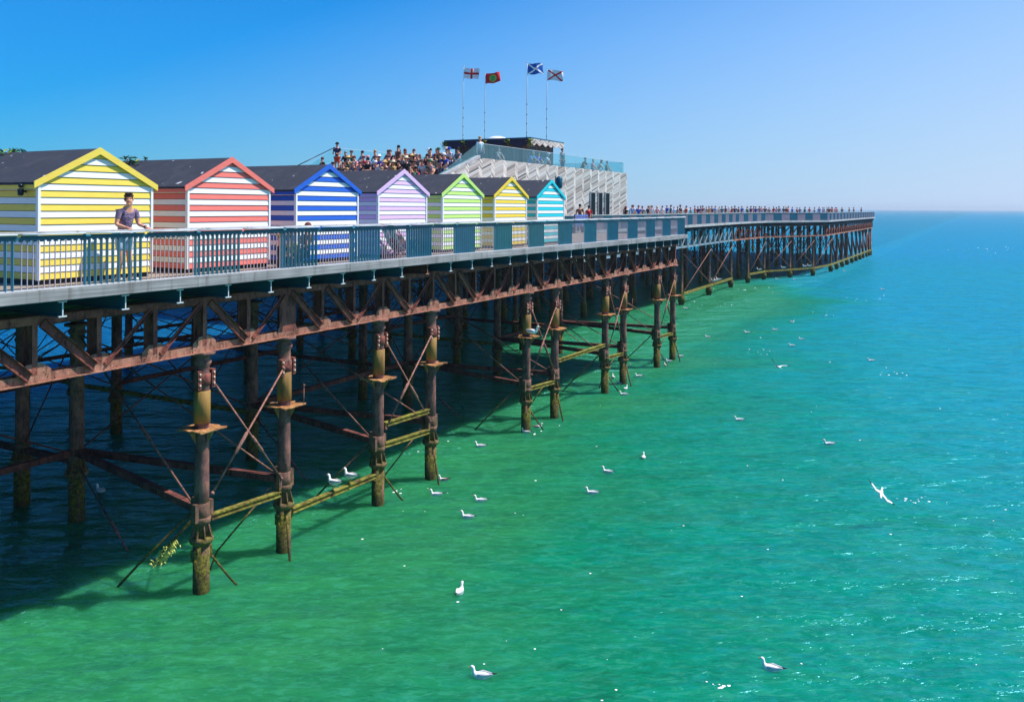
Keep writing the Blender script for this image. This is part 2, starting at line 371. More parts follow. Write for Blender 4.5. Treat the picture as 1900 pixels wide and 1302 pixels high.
# ------------------------------------------------------------------ sea
def sea():
    t = NT('sea_water'); w = t.world(); x = t.xyz(w)
    # turbid green along the pier passing into turquoise and then blue water further out
    out = t.math('ADD', t.math('MULTIPLY', t.math('SUBTRACT', x[0], OX), UY), t.math('MULTIPLY', x[1], -UX))   # metres seaward of the pier
    big = t.noise(t.mapping(w, (.05,.09,1), (0,0,.3)), 1.0, 4, .6, .6)
    along = t.math('ADD', t.math('MULTIPLY', t.math('SUBTRACT', x[0], OX), UX), t.math('MULTIPLY', x[1], UY))
    beyond = t.math('MAXIMUM', t.math('SUBTRACT', along, 95.0), 0.0)
    out2 = t.math('ADD', out, t.math('ADD', t.math('MULTIPLY', beyond, .30), t.math('MULTIPLY', t.math('SUBTRACT', big, .5), 16.0)))
    near = t.n('ShaderNodeMapRange', {0: out2, 1: -8.0, 2: 9.0, 3: 0.0, 4: 1.0}, interpolation_type='SMOOTHSTEP').outputs[0]
    lee = t.math('MULTIPLY', t.math('MAXIMUM', t.math('SUBTRACT', -22.0, out), 0.0), .32)       # bluer water colour on the other side of the pier
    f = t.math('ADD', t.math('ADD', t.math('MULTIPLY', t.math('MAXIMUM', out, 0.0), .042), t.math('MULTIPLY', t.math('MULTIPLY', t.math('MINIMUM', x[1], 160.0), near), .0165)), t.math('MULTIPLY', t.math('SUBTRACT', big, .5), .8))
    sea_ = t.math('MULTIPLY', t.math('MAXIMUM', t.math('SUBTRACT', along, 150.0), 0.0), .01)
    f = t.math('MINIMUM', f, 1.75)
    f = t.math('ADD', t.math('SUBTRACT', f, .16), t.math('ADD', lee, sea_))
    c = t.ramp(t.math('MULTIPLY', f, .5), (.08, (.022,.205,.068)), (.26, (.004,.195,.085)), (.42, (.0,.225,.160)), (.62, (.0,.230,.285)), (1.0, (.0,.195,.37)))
    pl = t.noise(t.mapping(w, (.35,.6,1), (0,0,-.2)), 1.0, 4, .6, 1.2)
    c = t.mix(t.math('MULTIPLY', t.ramp(pl, (.48, (0,0,0)), (.7, (1,1,1))), .35), c, (.035,.20,.085), 'MIX')
    dk = t.noise(t.mapping(w, (.5,1.3,1), (0,0,.1)), 1.0, 4, .6, .4)
    c = t.mix(t.math('MULTIPLY', t.ramp(dk, (.42, (1,1,1)), (.56, (0,0,0))), .28), c, (.002,.10,.055))
    cr = t.noise(t.mapping(w, (1.5,3.4,1), (0,0,-.25)), 1.0, 3, .6, .6)  # ripples: pale sky sheen and dark troughs painted into the water colour
    c = t.mix(t.math('MULTIPLY', t.ramp(cr, (.50, (0,0,0)), (.66, (1,1,1))), t.n('ShaderNodeMapRange', {0: f, 1: .2, 2: 1.1, 3: .05, 4: .34}).outputs[0]), c, (.012,.27,.34))
    c = t.mix(t.math('MULTIPLY', t.ramp(cr, (.34, (1,1,1)), (.48, (0,0,0))), .17), c, (.001,.09,.06))
    leek = t.math('MULTIPLY', t.math('MINIMUM', lee, 1.5), t.n('ShaderNodeMapRange', {0: along, 1: 70.0, 2: 150.0, 3: .6, 4: 0.0}).outputs[0])
    c = t.mix(leek, c, (.0,.075,.24))
    wl = t.noise(t.mapping(w, (2.6,6.0,1), (0,0,-.25)), 1.0, 4, .65, .8)  # wavelets: lit crests and shaded hollows painted into the colour too
    c = t.mix(t.math('MULTIPLY', t.ramp(wl, (.50, (0,0,0)), (.62, (1,1,1))), .28), c, (.05,.33,.20))
    c = t.mix(t.math('MULTIPLY', t.ramp(wl, (.38, (1,1,1)), (.47, (0,0,0))), .13), c, (.003,.10,.05))
    # waves, from long swell to ripples
    h1 = t.noise(t.mapping(w, (.22,.62,1), (0,0,.22)), 1.0, 2, .5)
    h2 = t.noise(t.mapping(w, (1.3,2.5,1), (0,0,-.22)), 1.0, 3, .55, .5)
    h3 = t.noise(t.mapping(w, (4.2,7.0,1), (0,0,.25)), 1.0, 3, .6, .5)
    h = t.math('ADD', t.math('MULTIPLY', h1, .55), t.math('ADD', t.math('MULTIPLY', h2, .135), t.math('MULTIPLY', h3, .036)))
    h = t.math('MULTIPLY', h, t.n('ShaderNodeMapRange', {0: out, 1: -1.0, 2: -6.0, 3: 1.0, 4: 3.4}).outputs[0])
    b = t.bump(h, 1.0, 1.0)
    m = t.fin(c, 1.0, 0, 0.0)
    # light scattered back from inside the turbid water (soft shadow edges) under a rippled reflecting surface
    t.b.subsurface_method = 'BURLEY'
    t.set(t.b.inputs['Subsurface Weight'], .85); t.b.inputs['Subsurface Radius'].default_value = (.8, 1.0, .8); t.set(t.b.inputs['Subsurface Scale'], 1.5)
    fr = t.n('ShaderNodeFresnel', {'IOR': 1.333, 'Normal': b})
    gl = t.n('ShaderNodeBsdfGlossy', {'Color': (.25,.70,1,1), 'Roughness': .21, 'Normal': b})
    # facets tilted to the eye keep a rough sea from mirroring the horizon fully
    mx = t.n('ShaderNodeMixShader', {0: t.math('MINIMUM', t.math('MULTIPLY', fr.outputs[0], .9), .27), 1: t.b.outputs[0], 2: gl})
    t.set(t.out.inputs[0], mx.outputs[0])
    mb = MB(); R0 = 14000
    rings = [0, 30, 80, 200, 600, 2000, 6000, R0]; n = 48; vs = [(0,0,0)]; fs = []
    for r in rings[1:]:
        for k in range(n): a = 2*math.pi*k/n; vs.append((r*math.cos(a), r*math.sin(a), 0))
    for k in range(n): fs.append((0, 1+k, 1+(k+1) % n))
    for i in range(len(rings)-2):
        for k in range(n): a = 1+i*n; fs.append((a+k, a+n+k, a+n+(k+1) % n, a+(k+1) % n))
    mb.add(vs, fs, 0, True)
    tag(mb.build('sea', m), kind='structure')
sea()
def foam():
    # small floating flecks of foam on the water
    mb = MB(); r = random.Random(5)
    def fleck(px, py, k=1.0):
        p = on_z(px, py, 0.0); s = .013*k*(0.5+.9*r.random()**2)*(1 + p.y/45)
        n = 7; a0 = r.random()*6
        ring = [(p.x+s*(.7+.5*r.random())*1.5*math.cos(a0+2*math.pi*i/n), p.y+s*(.7+.5*r.random())*math.sin(a0+2*math.pi*i/n)*1.3, .006) for i in range(n)]
        mb.add(ring+[(p.x, p.y, .006+s*.5)], [(i, (i+1) % n, n) for i in range(n)], 0, True)
    for _ in range(70):
        px = 640+r.random()*1260; py = 560+(r.random()**1.6)*740
        if px < 1900 and py > 1130-0.47*px: fleck(px, py)
    for cx, cy, n, wd in ((1420,652,8,22),(1600,553,7,26),(1630,693,9,40),(1720,928,9,34),(1698,930,4,8),(1340,1272,6,14),(1855,462,12,34),(1820,470,8,20),(1400,537,8,30),(1240,560,6,20),(1000,805,4,6),(738,912,5,6),(1320,565,8,40),(1520,580,5,20)):
        for _ in range(n): fleck(cx+r.gauss(0, wd), cy+r.gauss(0, 3), 1.25)
    tag(mb.build('foam', paint('foam_white', (250,252,252), .6, .03, 5)), 'white flecks of foam floating on the green and blue water', 'foam', kind='stuff')
foam()

# ------------------------------------------------------------------ pier deck
S0, S1, SE = 6.0, 59.1, 194.0
FAR = [(59.1, 8.2), (86.0, 8.4), (110.0, 9.0), (121.0, 8.3), (134.0, 2.6), (194.0, 2.4)]
WID = 28.0
def deck_mesh(poly, z0, z1):
    mb = MB(); n = len(poly)
    mb.add([(s, d, z0) for s, d in poly] + [(s, d, z1) for s, d in poly],
           [tuple(range(n-1, -1, -1)), tuple(range(n, 2*n))] + [(i, (i+1) % n, n+(i+1) % n, n+i) for i in range(n)])
    return mb
def fascia_run(par, pts, z0, z1, th, seg, mat, name='fascia_board'):
    for (a, b) in zip(pts, pts[1:]):
        A = Vector((*a, 0)); B = Vector((*b, 0)); Ln = (B-A).length; k = max(1, round(Ln/seg)); t = (B-A)/Ln
        n_ = Vector((t.y, -t.x, 0))
        for i in range(k):
            p = A + t*(Ln*i/k + .006); q = A + t*(Ln*(i+1)/k - .006)
            mb = MB(); jit = rnd.uniform(-.004, .004)
            mb.beam(p + n_*(th/2+jit) + Vector((0,0,(z0+z1)/2)), q + n_*(th/2+jit) + Vector((0,0,(z0+z1)/2)), z1-z0, th, (0,0,1))
            mb.build(name, mat, par, bevel=.006)
def near_deck():
    pk = thing('pier_deck', 'long timber boardwalk deck carrying the beach huts, with pale fascia boards and teal cross beams', 'pier deck', (OX,0,DECK), PZ)
    deck_mesh([(S0,.0),(S1,.0),(S1,WID),(S0,WID)], -.16, 0).build('decking', M_DECK, pk)
    MB().box(S0, S1-.1, .05, WID-.1, -.24, -.164).build('deck_slab', M_TEALD, pk)
    fascia_run(pk, [(S0,0),(S1+.08,0)], -.215, .015, .09, 5.55, M_FASCIA)
    fascia_run(pk, [(S1,.0),(S1,8.2)], -.215, .015, .08, 4.1, M_FASCIA)
    # steel I-beams across the deck, their cut ends showing under the fascia
    zb, zt = -.545, -.245
    for i in range(-7, 30):
        s = 18.78 + i*1.3875
        if s < S0+.3 or s > S1-.2: continue
        rusty = i == 9
        mb = MB(); y0 = .02
        mb.box(s-.075, s+.075, y0, WID-.4, zt-.018, zt); mb.box(s-.075, s+.075, y0, WID-.4, zb, zb+.018)
        mb.box(s-.009, s+.009, y0, WID-.4, zb+.018, zt-.018)
        o = mb.build('cross_beam', M_RUSTD if rusty else M_TEALD, pk)
        m2 = MB(); m2.box(s-.012, s+.012, y0-.012, y0, zb+.012, zt-.012); m2.box(s-.085, s+.085, y0-.014, y0+.02, zb-.004, zb+.02); m2.box(s-.085, s+.085, y0-.014, y0+.02, zt-.02, zt+.002)
        m2.build('beam_end', M_RUST if rusty else M_GALV, pk)
    return pk
pk_near = near_deck()
def far_deck():
    pk = thing('pier_deck', 'far pier head deck widening out to sea, with bright pale fascia boards', 'pier deck', (OX,0,DECK), PZ)
    poly = [(S1+.004, 8.2)] + FAR[1:] + [(194,64),(S1+.004,64)]
    deck_mesh(poly, -.16, 0).build('decking', M_DECK, pk)
    fascia_run(pk, FAR, -.22, .015, .1, 8.0, M_CAPRAIL)
    fascia_run(pk, [(194,2.3),(194,64)], -.22, .015, .1, 12.0, M_CAPRAIL)
    for i in range(48):
        s = S1 + 1.6 + i*2.8
        d = far_d(s)
        mb = MB(); mb.box(s-.08, s+.08, d+.05, d+24, -.62, -.58); mb.box(s-.08, s+.08, d+.05, d+24, -.24, -.20); mb.box(s-.01, s+.01, d+.05, d+24, -.58, -.24)
        mb.build('cross_beam', M_TEALD, pk)
    return pk
def far_d(s):
    for (a, da), (b, db) in zip(FAR, FAR[1:]):
        if a <= s <= b: return da + (db-da)*(s-a)/(b-a)
    return FAR[-1][1]
far_deck()

# ------------------------------------------------------------------ railings
def slat_mesh(n, length, z0, z1, w, dp, mat, name):
    mb = MB(); p = length/n
    for i in range(n):
        x = p*(i+.5); mb.box(x-w/2, x+w/2, -dp/2, dp/2, z0, z1)
    return mb.mesh(name, mat)
MOD = 1.3685
def rail_path(par, pts, near=True, first_solid=True, zoff=0.0):
    H = 1.096
    fins = slat_mesh(10, MOD-.05, .03, H-.16, .010, .082, M_TEAL, 'fin_panel')
    mbm = MB(); nb = 12
    for i in range(nb):
        x = (MOD-.05)/nb*(i+.5); mbm.box(x-.006, x+.006, -.011, .011, .03, H-.16)
    if near:
        for z in (.3, .6): mbm.box(0, MOD-.05, .014, .0165, z-.0012, z+.0012)
    bars = mbm.mesh('bar_panel', M_BAR)
    topr = MB(); topr.box(0, MOD, -.035, .035, H-.158, H-.10); topr.tube([(0.04,-.055,H-.085),(MOD-.04,-.055,H-.085)], .018, 6)
    for i in range(10): topr.box(MOD*(i+.35)/10, MOD*(i+.65)/10, -.040, .040, H-.185, H-.159)
    topm = topr.mesh('top_rail', M_TEALD)
    tubem = MB().tube([(0.05,-.088,H-.045),(MOD-.05,-.088,H-.045)], .014, 6).mesh('light_tube', M_GALV)
    postm = MB().box(-.007, .007, -.03, .05, 0, H-.06).box(-.05, .05, -.10, -.03, H-.10, H-.06).mesh('rail_post', M_TEAL)
    count = 0
    for (a, b) in zip(pts, pts[1:]):
        A = Vector((*a, 0)); B = Vector((*b, 0)); Ln = (B-A).length; t = (B-A)/Ln; ang = math.atan2(t.y, t.x)
        n = int(Ln/MOD + .5); sc = Ln/(n*MOD)
        cap = MB(); cap.box(0, Ln, -.07, .075, H-.045, H)
        c = cap.build('handrail', M_CAPRAIL, par, A, ang, bevel=.012 if near else 0)
        bp = MB(); bp.box(0, Ln, -.03, .03, .012, .03); bp.build('base_rail', M_GALV, par, A, ang)
        for i in range(n):
            P = A + t*(MOD*sc*i)
            solid = (count % 2 == 0) == first_solid
            o = put('slat_panel' if solid else 'bar_panel', fins if solid else bars, par, P + t*.025, ang)
            o.scale = (sc, 1, 1)
            if near or i % 2 == 0:
                o = put('top_rail', topm, par, P, ang); o.scale = (sc if near else sc*2, 1, 1)
            if near:
                put('light_tube', tubem, par, P, ang).scale = (sc, 1, 1)
                if i % 2 == 0: put('rail_post', postm, par, P, ang)
            count += 1
rl = thing('pier_railing', 'teal railing with pale timber handrail in front of the striped huts', 'railing', (OX,0,DECK), PZ)
s_first = 19.28 - 2*MOD*4
n_pan = int((S1-s_first)/MOD)
rail_path(rl, [(s_first, .06), (s_first+MOD*n_pan, .06)], True, True)
rl2 = thing('pier_railing', 'distant teal and grey railing running out to the pier head', 'railing', (OX,0,DECK), PZ)
def far_rail(par):
    H = 1.096; k = 0
    pts = [(S1+.2, 8.35)] + [(s, d+.12) for s, d in FAR[1:]]
    fins = slat_mesh(19, 1.0, .03, H-.12, .016/2.7, .09, M_TEAL, 'fin_panel'); bars = slat_mesh(24, 1.0, .03, H-.12, .016/2.7, .05, M_BAR, 'bar_panel')
    for (a, b) in zip(pts, pts[1:]):
        A = Vector((*a, 0)); B = Vector((*b, 0)); Ln = (B-A).length; t = (B-A)/Ln; ang = math.atan2(t.y, t.x)
        n = max(1, round(Ln/1.75))
        cap = MB(); cap.box(0, Ln, -.08, .08, H-.06, H); cap.build('handrail', M_CAPRAIL, par, A, ang)
        bp = MB(); bp.box(0, Ln, -.04, .04, H-.15, H-.062); bp.build('top_rail', M_TEALD, par, A, ang)
        for i in range(n):
            o = put('slat_panel' if k % 2 == 0 else 'bar_panel', fins if k % 2 == 0 else bars, par, A + t*(Ln*i/n), ang); o.scale = (Ln/n, 1, 1); k += 1
far_rail(rl2)
# return rail at the step in the deck, and the far side handrail
rl3 = thing('pier_railing', 'white topped handrail on the opposite side of the deck behind the strollers', 'railing', (OX,0,DECK), PZ)
mb = MB(); mb.box(62, 150, 27.0, 27.25, 1.34, 1.44); mb.build('handrail', M_TRIM, rl3)
for i in range(30):
    mb = MB(); mb.box(62+i*3-.05, 62+i*3+.05, 27.05, 27.18, 0, 1.34); mb.build('rail_post', M_GALV, rl3)
mb = MB()
for i in range(29): mb.box(62.1+i*3, 64.9+i*3, 27.1, 27.13, .1, 1.25)
mb.build('slat_panel', M_TEAL, rl3)

# ------------------------------------------------------------------ lattice girders
def rivets(mb, x, z, y, n, dx, dz, mi=0):
    for i in range(n): mb.ball((x+dx*i, y, z+dz*i), .014, .012, .014, 5, 4, mi)
def girder(label, s0, nodes, d, zt, zb, pat, mats, group=None, detail=True, name='lattice_girder', wide=()):
    mT, mU, mB = mats
    g = thing(name, label, 'girder', L(s0, d, 0), PZ, group)
    x1 = nodes[-1] - s0 + .35; x0 = nodes[0]-s0-.35
    mb = MB(); mb.box(x0, x1, -.02, .02, zt-.17, zt); mb.box(x0, x1, -.02, .26, zt-.02, zt+.002); mb.box(x0, x1, .24, .27, zt-.17, zt-.022)
    mb.build('top_chord', mT, g)
    mb = MB(); mb.box(x0, x1, -.012, .012, zb+.02, zb+.175); mb.box(x0, x1, -.095, .30, zb, zb+.018); mb.box(x0, x1, .25, .274, zb+.02, zb+.175)
    if detail:
        for xx in nodes:
            rivets(mb, xx-s0-.34, zb+.055, -.016, 8, .11, 0)
    mb.build('bottom_chord', mB, g)
    for xx in nodes:
        x = xx-s0; mb = MB()
        if detail:
            w = .30 if any(abs(xx-q) < .3 for q in wide) else .055
            mb.box(x-w, x+w, -.03, -.014, zb+.16, zt-.06)
            mb.box(x-.012, x+.012, -.014, .26, zb+.02, zt-.16)
            mb.box(x-.065, x+.065, .262, .28, zb+.02, zt-.12)
            rivets(mb, x+.03, zb+.22, -.032, 3, 0, .1)
        else: mb.box(x-.05, x+.05, -.03, .2, zb+.1, zt-.1)
        mb.build('upright', mU, g)
    if detail:
        for xx in nodes:
            x = xx-s0; mb = MB()
            v = [(x-.34,-.0125,zb+.02),(x+.34,-.0125,zb+.02),(x+.34,-.0125,zb+.24),(x+.16,-.0125,zb+.38),(x-.16,-.0125,zb+.38),(x-.34,-.0125,zb+.24)]
            v2 = [(a, b-.012, c) for a, b, c in v]; n = 6
            mb.add(v+v2, [tuple(range(6)), tuple(range(11,5,-1))] + [(i, (i+1) % n, n+(i+1) % n, n+i) for i in range(n)])
            for q in range(3): rivets(mb, x-.27+.04*q, zb+.1+.05*q, -.027, 1, 0, 0); rivets(mb, x+.27-.04*q, zb+.1+.05*q, -.027, 1, 0, 0)
            mb.build('gusset_plate', mB, g)
    for (a, b), c in zip(zip(nodes, nodes[1:]), pat):
        a -= s0; b -= s0; mb = MB(); zo = zb+.13; zi = zt-.14; o_ = .13
        if c == '\\':
            p, q = (a+o_, -.05, zi), (b-o_, -.05, zo)
            if detail:
                mb.beam(p, q, .02, .17, (0,1,0)); t = (Vector(q)-Vector(p)).normalized(); w = Vector((0,1,0)).cross(t)
                mb.beam(Vector(p)+w*.088+Vector((0,-.03,0)), Vector(q)+w*.088+Vector((0,-.03,0)), .08, .016, (0,1,0)); mb.beam(Vector(p)-w*.088+Vector((0,-.03,0)), Vector(q)-w*.088+Vector((0,-.03,0)), .08, .016, (0,1,0))
            else: mb.beam(p, q, .1, .14, (0,1,0))
        elif c == '/':
            p, q = (a+o_, -.04, zo+.02), (b-o_, -.04, zi)
            mb.beam(p, q, .02 if detail else .1, .085, (0,1,0))
            if detail: mb.beam(Vector(p)+Vector((0,-.03,-.03)), Vector(q)+Vector((0,-.03,-.03)), .06, .014, (0,1,0))
        elif c == 'A':     # arched web plate of the pier head girders
            k = 6; za = zt-.25; pts = [(a+.05+(b-a-.1)*(i/k), zb+.15+(za-zb-.15)*math.sin(math.pi/2*(i/k))) for i in range(k+1)]
            for (p1, z1), (p2, z2) in zip(pts, pts[1:]): mb.beam((p1,.0,z1), (p2,.0,z2), .14, .10, (0,1,0))
        else: continue
        mb.build('diagonal', mU, g)
    return g
COLS = [22.84, 25.60, 29.70, 32.60, 39.60, 42.30, 48.10, 50.60, 56.00, 58.90]
node0 = 18.6
nodes = [node0 + 1.39*i for i in range(-8, 30)]
pat = {8:'\\', 7:'\\', 9:'/', 10:'/', 11:'\\', 12:'/', 13:'\\', 14:'\\', 15:'/', 16:'\\', 17:'/', 18:'\\', 19:'\\', 20:'/', 21:'/', 22:'/', 23:'\\', 24:'/', 25:'\\', 26:'\\', 27:'\\', 28:'\\', 29:'/'}
pl = [pat.get(i, '/\\'[i % 2]) for i in range(len(nodes)-1)]
# underside of the girder 3.43 below the eye
girder('rusty riveted lattice girder along the edge of the pier, below the railing', nodes[0], nodes, .62, DECK-.55, CAMZ-3.45, pl, (M_RUST_SHADE, M_RUST_SHADE, M_RUST), wide=(nodes[13],))
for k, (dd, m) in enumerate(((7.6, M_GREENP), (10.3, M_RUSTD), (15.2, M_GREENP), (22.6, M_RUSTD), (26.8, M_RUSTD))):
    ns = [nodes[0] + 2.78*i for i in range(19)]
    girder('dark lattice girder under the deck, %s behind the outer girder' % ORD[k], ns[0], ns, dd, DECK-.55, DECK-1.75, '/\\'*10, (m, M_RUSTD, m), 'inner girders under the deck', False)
for k, (dd, z, s_a, s_b) in enumerate(((2.6, 6.72, 8, 58), (4.9, 6.55, 8, 58), (12.6, 6.3, 10, 58), (19, 6.6, 12, 58))):
    mb = MB().tube([(0,0,0),((s_b-s_a)*.5,.05,-.03),(s_b-s_a,0,0)], .13, 10)
    mb.build('pipe', M_GREENP)
    o = COL.objects[-1]
    o.location = L(s_a, dd, z); o.rotation_euler = (0,0,PZ)
    tag(o, 'mossy green pipe slung under the deck, %s in from the edge' % ORD[k], 'pipe', 'pipes under the deck')

# ------------------------------------------------------------------ iron columns
def rod(mb, p, q, r=.022, swell=True):
    p = Vector(p); q = Vector(q)
    if swell:
        m = p.lerp(q, .62); t = (q-p).normalized()
        mb.tube([p, m-t*.3, m-t*.28, m+t*.28, m+t*.3, q], [r, r, r*1.9, r*1.9, r, r], 7)
    else: mb.tube([p, p.lerp(q, .5), q], r, 6)
    for e in (p, q): mb.ball(e, .05, .05, .05, 6, 5)
def plate_mesh(seed):
    r = random.Random(seed); mb = MB(); h = .40; pts = []
    for (ax, ay), (bx, by) in zip(((-h,-h),(h,-h),(h,h),(-h,h)), ((h,-h),(h,h),(-h,h),(-h,-h))):
        for i in range(8):
            f = i/8; j = 0 if i == 0 else r.uniform(-.045, .02)*(2.2 if (ax == h) else 1)
            x = ax+(bx-ax)*f; y = ay+(by-ay)*f; k = 1+j/h
            pts.append((x*k, y*k))
    n = len(pts)
    mb.add([(0,0,.022)] + [(x, y, .02+r.uniform(-.015,.02)) for x, y in pts] + [(0,0,-.03)] + [(x, y, -.012+r.uniform(-.01,.01)) for x, y in pts],
           [(0, 1+i, 1+(i+1) % n) for i in range(n)] + [(n+1, n+2+(i+1) % n, n+2+i) for i in range(n)] + [(1+i, n+2+i, n+2+(i+1) % n, 1+(i+1) % n) for i in range(n)])
    for sx, sy in ((1,0),(-1,0),(0,1),(0,-1)):      # brackets below
        a = [(sx*.2-sy*.012, sy*.2-sx*.012, -.02),(sx*.38-sy*.012, sy*.38-sx*.012, -.02),(sx*.2-sy*.012, sy*.2-sx*.012, -.3)]
        b = [(x+sy*.024, y+sx*.024, z) for x, y, z in a]
        mb.add(a+b, [(0,1,2),(5,4,3),(0,3,4,1),(1,4,5,2),(2,5,3,0)])
    return mb
def joint(mb, z, r, n=16):
    mb.lathe([(r*.92,z-.42),(r*1.0,z-.36),(r*1.05,z-.16),(r*1.5,z-.10),(r*1.62,z-.06),(r*1.62,z),(r*1.5,z+.03),(r*1.04,z+.05)], n)
    mb.lathe([(r*1.0,z+.36),(r*1.22,z+.38),(r*1.25,z+.44),(r*1.22,z+.5),(r*1.0,z+.52)], n)
    for k in range(8):
        a = 2*math.pi*(k+.5)/8; c, s_ = math.cos(a), math.sin(a); w = .014
        p = [(r*.95, z+.03), (r*1.55, z+.03), (r*1.0, z+.36)]
        A = [(x*c - w*s_, x*s_ + w*c, zz) for x, zz in p]; B = [(x*c + w*s_, x*s_ - w*c, zz) for x, zz in p]
        mb.add(A+B, [(0,1,2),(5,4,3),(0,3,4,1),(1,4,5,2),(2,5,3,0)])
def column(idx, s, d, label, group, full=True, rods=(), struts=(), moss=(), loose=(), zt=5.70, lugz=5.0, r=.172, seed=0, platez=3.87, jointz=1.28, sleeve=True):
    c = thing('iron_column', label, 'column', L(s, d, 0), PZ, group)
    rl_ = r*1.13
    mb = MB(); mb.tube([(0,0,-1.6),(0,0,jointz)], rl_, 18, cap=True); mb.build('column_foot', M_COLUMN, c)
    mb = MB(); mb.lathe([(r,jointz),(r,2.7),(r*.97,3.0),(r*.97,zt-.75),(r*1.12,zt-.7),(r*1.12,zt-.63),(r*.95,zt-.6),(r*.95,zt-.35),(r*1.22,zt-.28),(r*1.22,zt-.22),(r*1.0,zt-.18),(r*1.05,zt-.1),(r*1.75,zt-.07),(r*1.75,zt-.002)], 18)
    mb.build('shaft', M_COLUMN, c)
    mb = MB(); joint(mb, jointz, r); mb.build('flange_joint', M_COLUMN, c)
    if full:
        if sleeve:
            MB().lathe([(r*1.0,platez+.14),(r*1.11,platez+.15),(r*1.11,platez+.9),(r*1.0,platez+.91)], 18).build('sleeve', M_OCHRE, c)
        if platez:
            plate_mesh(seed).build('square_plate', M_PLATE, c, (0,0,platez))
            if seed % 3 == 1:
                MB().tube([(.36,-.36,platez),(.36,-.36,platez+.5)], .014, 6).ball((.36,-.36,platez+.5), .035).build('stub_rod', M_RUST, c)
        mb = MB(); mb.lathe([(r*1.02,lugz-.13),(r*1.13,lugz-.12),(r*1.13,lugz+.12),(r*1.02,lugz+.13)], 18)
        for sx in (-1, 1): mb.box(sx*r*1.05 - .02 + (.0 if sx > 0 else -.06), sx*r*1.05 + .02 + (.06 if sx > 0 else 0), -.16, -.02, lugz-.22, lugz+.22)
        mb.build('lug_band', M_RUST_SHADE, c)
        mb = MB()
        for sx in (-1, 1):
            for zz in (-.12, .02, .14): mb.ball((sx*(r*1.05+.03), -.175, lugz+zz), .03, .02, .03, 6, 5)
        mb.build('bolt_heads', M_BOLT, c)
        mb = MB(); mb.lathe([(r*1.0,1.72),(r*1.1,1.73),(r*1.1,2.12),(r*1.0,2.13)], 18)
        for sx in (-1, 1): mb.box(sx*(r+.05)-.05, sx*(r+.05)+.05, -.10, .02, 1.7, 2.14)
        mb.box(-.05, .05, r, r+.14, 1.55, 2.2)
        mb.build('clamp', M_COLUMN, c)
        for sx in (-1, 1):
            MB().box(sx*(rl_+.02)-.06, sx*(rl_+.02)+.06, -.07, .06, .78, 1.06).build('bracket', M_COLUMN, c, bevel=.012)
    for p, q in rods: m_ = MB(); rod(m_, p, q, .024, full); m_.build('tie_rod', M_ROD if full else M_RUSTD, c)
    for p, q in struts:
        p = Vector(p); q = Vector(q); MB().beam(p, q, .17, .17).build('strut', M_RUSTD, c)
    for p, q in moss:
        p = Vector(p); q = Vector(q); m_ = MB(); up = Vector((0,0,1))
        m_.beam(p+up*.05, q+up*.05, .035, .15); m_.beam(p-up*.06, q-up*.06, .035, .15); m_.beam(p-Vector((0,.0,.005)), q-Vector((0,.0,.005)), .09, .03)
        m_.build('mossy_beam', M_MOSS, c)
    for pts, rr in loose: MB().tube(pts, rr, 7).build('hanging_rod', M_COLUMN, c)
    return c
names10 = ['tall rusty iron column closest to the camera, mossy foot in green water',
 'rusty column with ochre sleeve just past the closest one, stub rod on its plate',
 'rusty column beside the two perched gulls on the mossy beam',
 'rusty column tied by double mossy beams to the one beside the perched gulls',
 'rusty column whose square plate has a gull standing on it',
 'rusty column next beyond the one with the gull on its plate',
 'slim rusty column of the fourth pair, the first of that pair',
 'slim rusty column of the fourth pair, the second of that pair',
 'rusty column second from the end of the near deck',
 'rusty column under the end corner of the near deck']
for i, s in enumerate(COLS):
    first = i % 2 == 0; nxt = COLS[i+1] if i+1 < len(COLS) else None
    rods = []; struts = []; moss = []; loose = []
    if first:
        gp = nxt - s
        rods += [((.22,-.14,4.95),(gp-.2,-.1,2.0)), ((gp-.22,-.18,4.9),(.2,-.14,2.3))]
        if i != 2: moss += [((.22,-.05,1.72),(gp-.22,-.05,1.60))]
        if i == 2:
            moss += [((.22,-.05,2.42),(gp-.22,-.05,2.34)), ((.22,-.05,1.78),(gp-.22,-.05,1.66))]
        loose += [([(.0,.25,1.9),(-.55,1.5,.55),(-.9,2.2,-.3)], .03)]
        loose += [([(.22,-.1,.8),(.55,-.35,.2),(.8,-.55,-.2)], .028)]
        loose += [([(gp-.35,.1,1.8),(gp*.35,.5,.55),(gp*.2,.6,-.3)], .024)]
    else:
        if i in (1,): moss += [((.24,-.05,1.02),(COLS[i+1]-s-.24,-.05,.96))]
        if i in (5,): moss += [((.24,-.05,2.45),(COLS[i+1]-s-.24,-.05,2.4))]
        loose += [([(-.1,-.2,1.0),(-.28,-.45,.35),(-.4,-.6,.0),(-.48,-.7,-.25)], .035)]
    # braces running inwards to the second line of columns
    inner = [24.4, 31.3, 41.0, 49.4, 57.4][i//2]; dx = inner - s
    struts += [((dx*.04,.2,1.92),(dx*.96,6.75,2.0))]
    rods += [((dx*.97,6.7,5.4),(.0,.25,2.0))]
    if i % 2 == 0: rods += [((dx*.97,6.7,1.6),(.0+dx*.4,3.0,-.3))]
    column(i, s, .75, names10[i], 'outer iron columns of the pier', True, rods, struts, moss, loose, seed=i, lugz=5.05 if first else 4.9)
INN_D = [7.6, 10.2, 15.0, 17.6, 22.6, 26.8]
INN_S = [17.2, 24.4, 31.3, 41.0, 49.4, 57.4]
